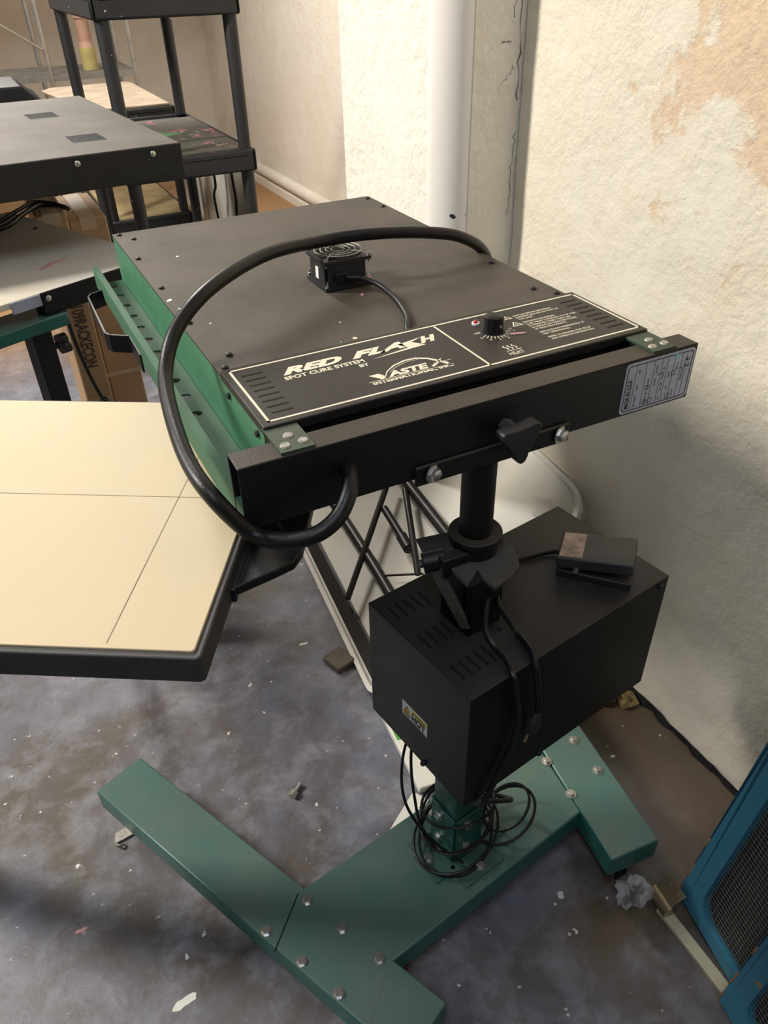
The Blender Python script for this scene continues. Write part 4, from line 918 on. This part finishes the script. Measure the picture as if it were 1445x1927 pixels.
for x in (-0.47, 0.255):
    for y in (2.86, 3.27):
        m = MB(); m.box(x-0.012, x+0.012, y-0.012, y+0.012, 0, zz(0.450)); build('leg', m, 'black_steel', st_)

# ================================================================== BLUE MESH PANELS, hinge, floor sill
def mesh_panel(o, ang, length, z0, z1, stile, rail_, label, lean=0.0):
    t = thing('mesh_panel', (o[0], o[1], 0), label, 'panel')
    xf = T(o[0], o[1], 0) @ RZ(ang) @ RX(lean)     # x along the panel, z up, face normal -y side
    out = [(0, z0), (length, z0), (length, z1), (0, z1)]
    n = 10; a = rr(stile, length-stile, z0+rail_, z1-stile, 0.045, n-1)
    xz = xf @ RX(90)
    ii = a; outer = []
    cxm, cym = length/2, (z0+z1)/2
    m = MB()
    for (x, y) in ii:
        dx, dy = x-cxm, y-cym
        tt = min((length/2)/abs(dx) if dx else 9, ((z1-z0)/2)/abs(dy) if dy else 9); outer.append((cxm+dx*tt, cym+dy*tt))
    nn = len(ii)
    cor = []
    for zf in (0.0, -0.022):
        m.add([(x, y, zf) for x, y in ii]+[(x, y, zf) for x, y in outer], [(k, (k+1) % nn, nn+(k+1) % nn, nn+k) for k in range(nn)], xz)
        for (qx, qy) in out:
            k = min(range(nn), key=lambda q: math.hypot(outer[q][0]-qx, outer[q][1]-qy)); 
            for q in (k-1, k):
                A_, B2 = outer[q % nn], outer[(q+1) % nn]
                if abs(A_[0]-B2[0]) > 1e-6 and abs(A_[1]-B2[1]) > 1e-6: m.add([(A_[0],A_[1],zf),(B2[0],B2[1],zf),(qx,qy,zf)], [(0,1,2)], xz)
    m.add([(x, y, 0) for x, y in ii]+[(x, y, -0.022) for x, y in ii], [(k, (k+1) % nn, nn+(k+1) % nn, nn+k) for k in range(nn)], xz)
    m.add([(x, y, 0) for x, y in out]+[(x, y, -0.022) for x, y in out], [(k, (k+1) % 4, 4+(k+1) % 4, 4+k) for k in range(4)], xz)
    build('frame', m, 'blue_paint', t, smooth=False)
    m = MB(); m.box(0.005, length-0.005, z0+0.005, z1-0.005, -0.019, -0.016, xz); build('backing', m, 'mesh_back', t, smooth=False)
    m = MB(); x = stile-0.003
    while x < length-stile+0.003: m.box(x-0.00035, x+0.00035, z0+rail_-0.003, z1-stile, -0.010, -0.0093, xz); x += 0.0085
    y = z0+rail_-0.003
    while y < z1-stile: m.box(stile-0.003, length-stile+0.003, y-0.00035, y+0.00035, -0.0095, -0.0088, xz); y += 0.0085
    g = build('wire_mesh', m, 'mesh_wire', t, smooth=False); g['kind'] = 'stuff'
    for (a_, z_, s_) in ((0.0, z0+0.075, 0.018), (0.0, z0+0.16, 0.010), (0.0, z0+0.012, 0.014)):
        m = MB(); m.box(-0.001, 0.002, z_-s_, z_+s_, -0.0222, 0.0004, xz); build('bare_edge', m, 'bare_wood', t, bevel=0.0006)
    return t, xf
mp, xfm = mesh_panel((0.786, 0.404), -102.5, 0.30, 0.018, 0.75, 0.046, 0.026, 'blue framed wire mesh panel with metal hinge standing by the wall', -7.5)
mp2, _ = mesh_panel((0.720, 0.241), -102.5, 0.30, 0.010, 0.75, 0.040, 0.030, 'nearer blue framed mesh panel with chipped bare edge at the corner', -7.5)
m = MB(T(0.748, 0.400, 0) @ RZ(-91)); m.box(0.0, 0.55, -0.012, 0.010, 0.0, 0.010)
tag(build('floor_sill', m, 'cream_strip', bevel=0.001), 'tan wooden strip lying on floor along the blue panels', 'strip')
hg = thing('hinge', (0.745, 0.42, 0.0), 'worn brass barrel hinge at the foot of the blue panel', 'hinge')
m = MB(); m.cyl((0.752, 0.428, 0.021), (0.746, 0.380, 0.021), 0.014, n=24); build('barrel', m, 'brass', hg)
m = MB(T(0.750, 0.404, 0.031) @ RZ(-7) @ RY(-38)); m.box(0.0, 0.036, -0.022, 0.022, 0.0, 0.003)
for yy in (-0.011, 0.011): m.cyl((0.024, yy, 0.003), (0.024, yy, 0.0042), 0.005, n=12)
build('leaf', m, 'brass', hg, bevel=0.001)

# ================================================================== ODDS AND ENDS ON THE FLOOR
from mathutils import noise as NZ
def crumple(name, c, r, seed, mat, flat=0.55, n=2, amp=0.55):
    bm = bmesh.new(); bmesh.ops.create_icosphere(bm, subdivisions=n, radius=1.0)
    m = MB(); vs = []
    for v in bm.verts:
        k = 1+amp*NZ.noise(v.co*1.9+Vector((seed, seed*2, 0)))+amp*0.5*NZ.noise(v.co*4.3+Vector((0, seed, 3)))
        p = v.co*k; vs.append((c[0]+p.x*r[0], c[1]+p.y*r[1], max(0.0, c[2]+p.z*r[2])))
    bm.verts.index_update(); fs = [tuple(v.index for v in f.verts) for f in bm.faces]; bm.free()
    m.add(vs, fs); return m
o = build('crumpled_plastic', crumple('x', (0.716, 0.440, 0.020), (0.031, 0.024, 0.026), 3.3, 'clear_wrap', n=3, amp=0.8), 'clear_wrap', smooth=False); tag(o, 'crumpled clear plastic wrap round the caster by the hinge', 'plastic wrap')
for k, (x, y, s) in enumerate([(0.985, 0.835, 0.034), (1.02, 0.80, 0.024), (0.95, 0.865, 0.020), (1.03, 0.86, 0.03)]):
    lab = ['largest lump of yellow brown rubble in the wall corner', 'rubble lump nearest the wall crack line', 'small rubble lump beside the black box shadow', 'rubble lump tucked farthest into the wall corner'][k]
    tag(build('rubble_lump', crumple('r', (x, y, s*0.4), (s, s*0.9, s*0.6), 1.7*k+0.3, 'rubble', n=2, amp=0.7), 'rubble'), lab, 'rubble', 'rubble by the wall')
nb = thing('loose_bolt', (0.235, 0.935, 0), 'loose grey bolt lying on the floor behind the base leg', 'bolt')
m = MB(); m.cyl((0.228,0.930,0.008), (0.238,0.938,0.008), 0.009, n=6); build('head', m, 'worn_rivet', nb); m = MB(); m.cyl((0.238,0.938,0.008), (0.255,0.951,0.008), 0.0045, n=10); build('shank', m, 'worn_rivet', nb)
m = MB(T(0.475, 1.235, 0) @ RZ(15)); m.box(-0.028, 0.028, -0.032, 0.032, 0.0, 0.016); tag(build('wood_scrap', m, 'dirty_block', bevel=0.004), 'dirty square block on the floor beside the folding table', 'scrap')
m = MB(); m.prism([(-0.125,1.000),(-0.085,1.005),(-0.083,1.030),(-0.120,1.022)], 0.0, 0.006); m.tube([(-0.125,1.0,0.005),(-0.118,0.988,0.012),(-0.108,0.99,0.004)], 0.0025, 6); tag(build('metal_scrap', m, 'worn_rivet'), 'bent metal scrap on the floor by the far end of base leg', 'scrap')
def splat(name, x, y, s, mat, seed, lab):
    P = []
    rnd = random.Random(seed)
    for k in range(18): r = s*(0.72+0.30*math.sin(2.0*k*0.349+seed)+0.22*rnd.random()); P.append((x+r*math.cos(k*0.349), y+0.6*r*math.sin(k*0.349)))
    m = MB(); m.prism(P, -0.001, 0.0008); tag(build('paint_splat', m, mat, smooth=False), lab, 'paint spill', 'dried paint on the floor')
splat('p', -0.078, 0.655, 0.020, 'paint_drop_white', 1, 'largest white paint splat near the bottom of the floor')
splat('p', 0.418, 1.335, 0.010, 'paint_drop_white', 2, 'small white paint splat beside the folding table')
splat('p', 0.600, 0.505, 0.010, 'paint_drop_white', 5, 'white paint splat between the stem and the right base leg')
splat('p', -0.215, 0.86, 0.010, 'paint_drop_pink', 8, 'small pink paint splat at the left edge of the floor')
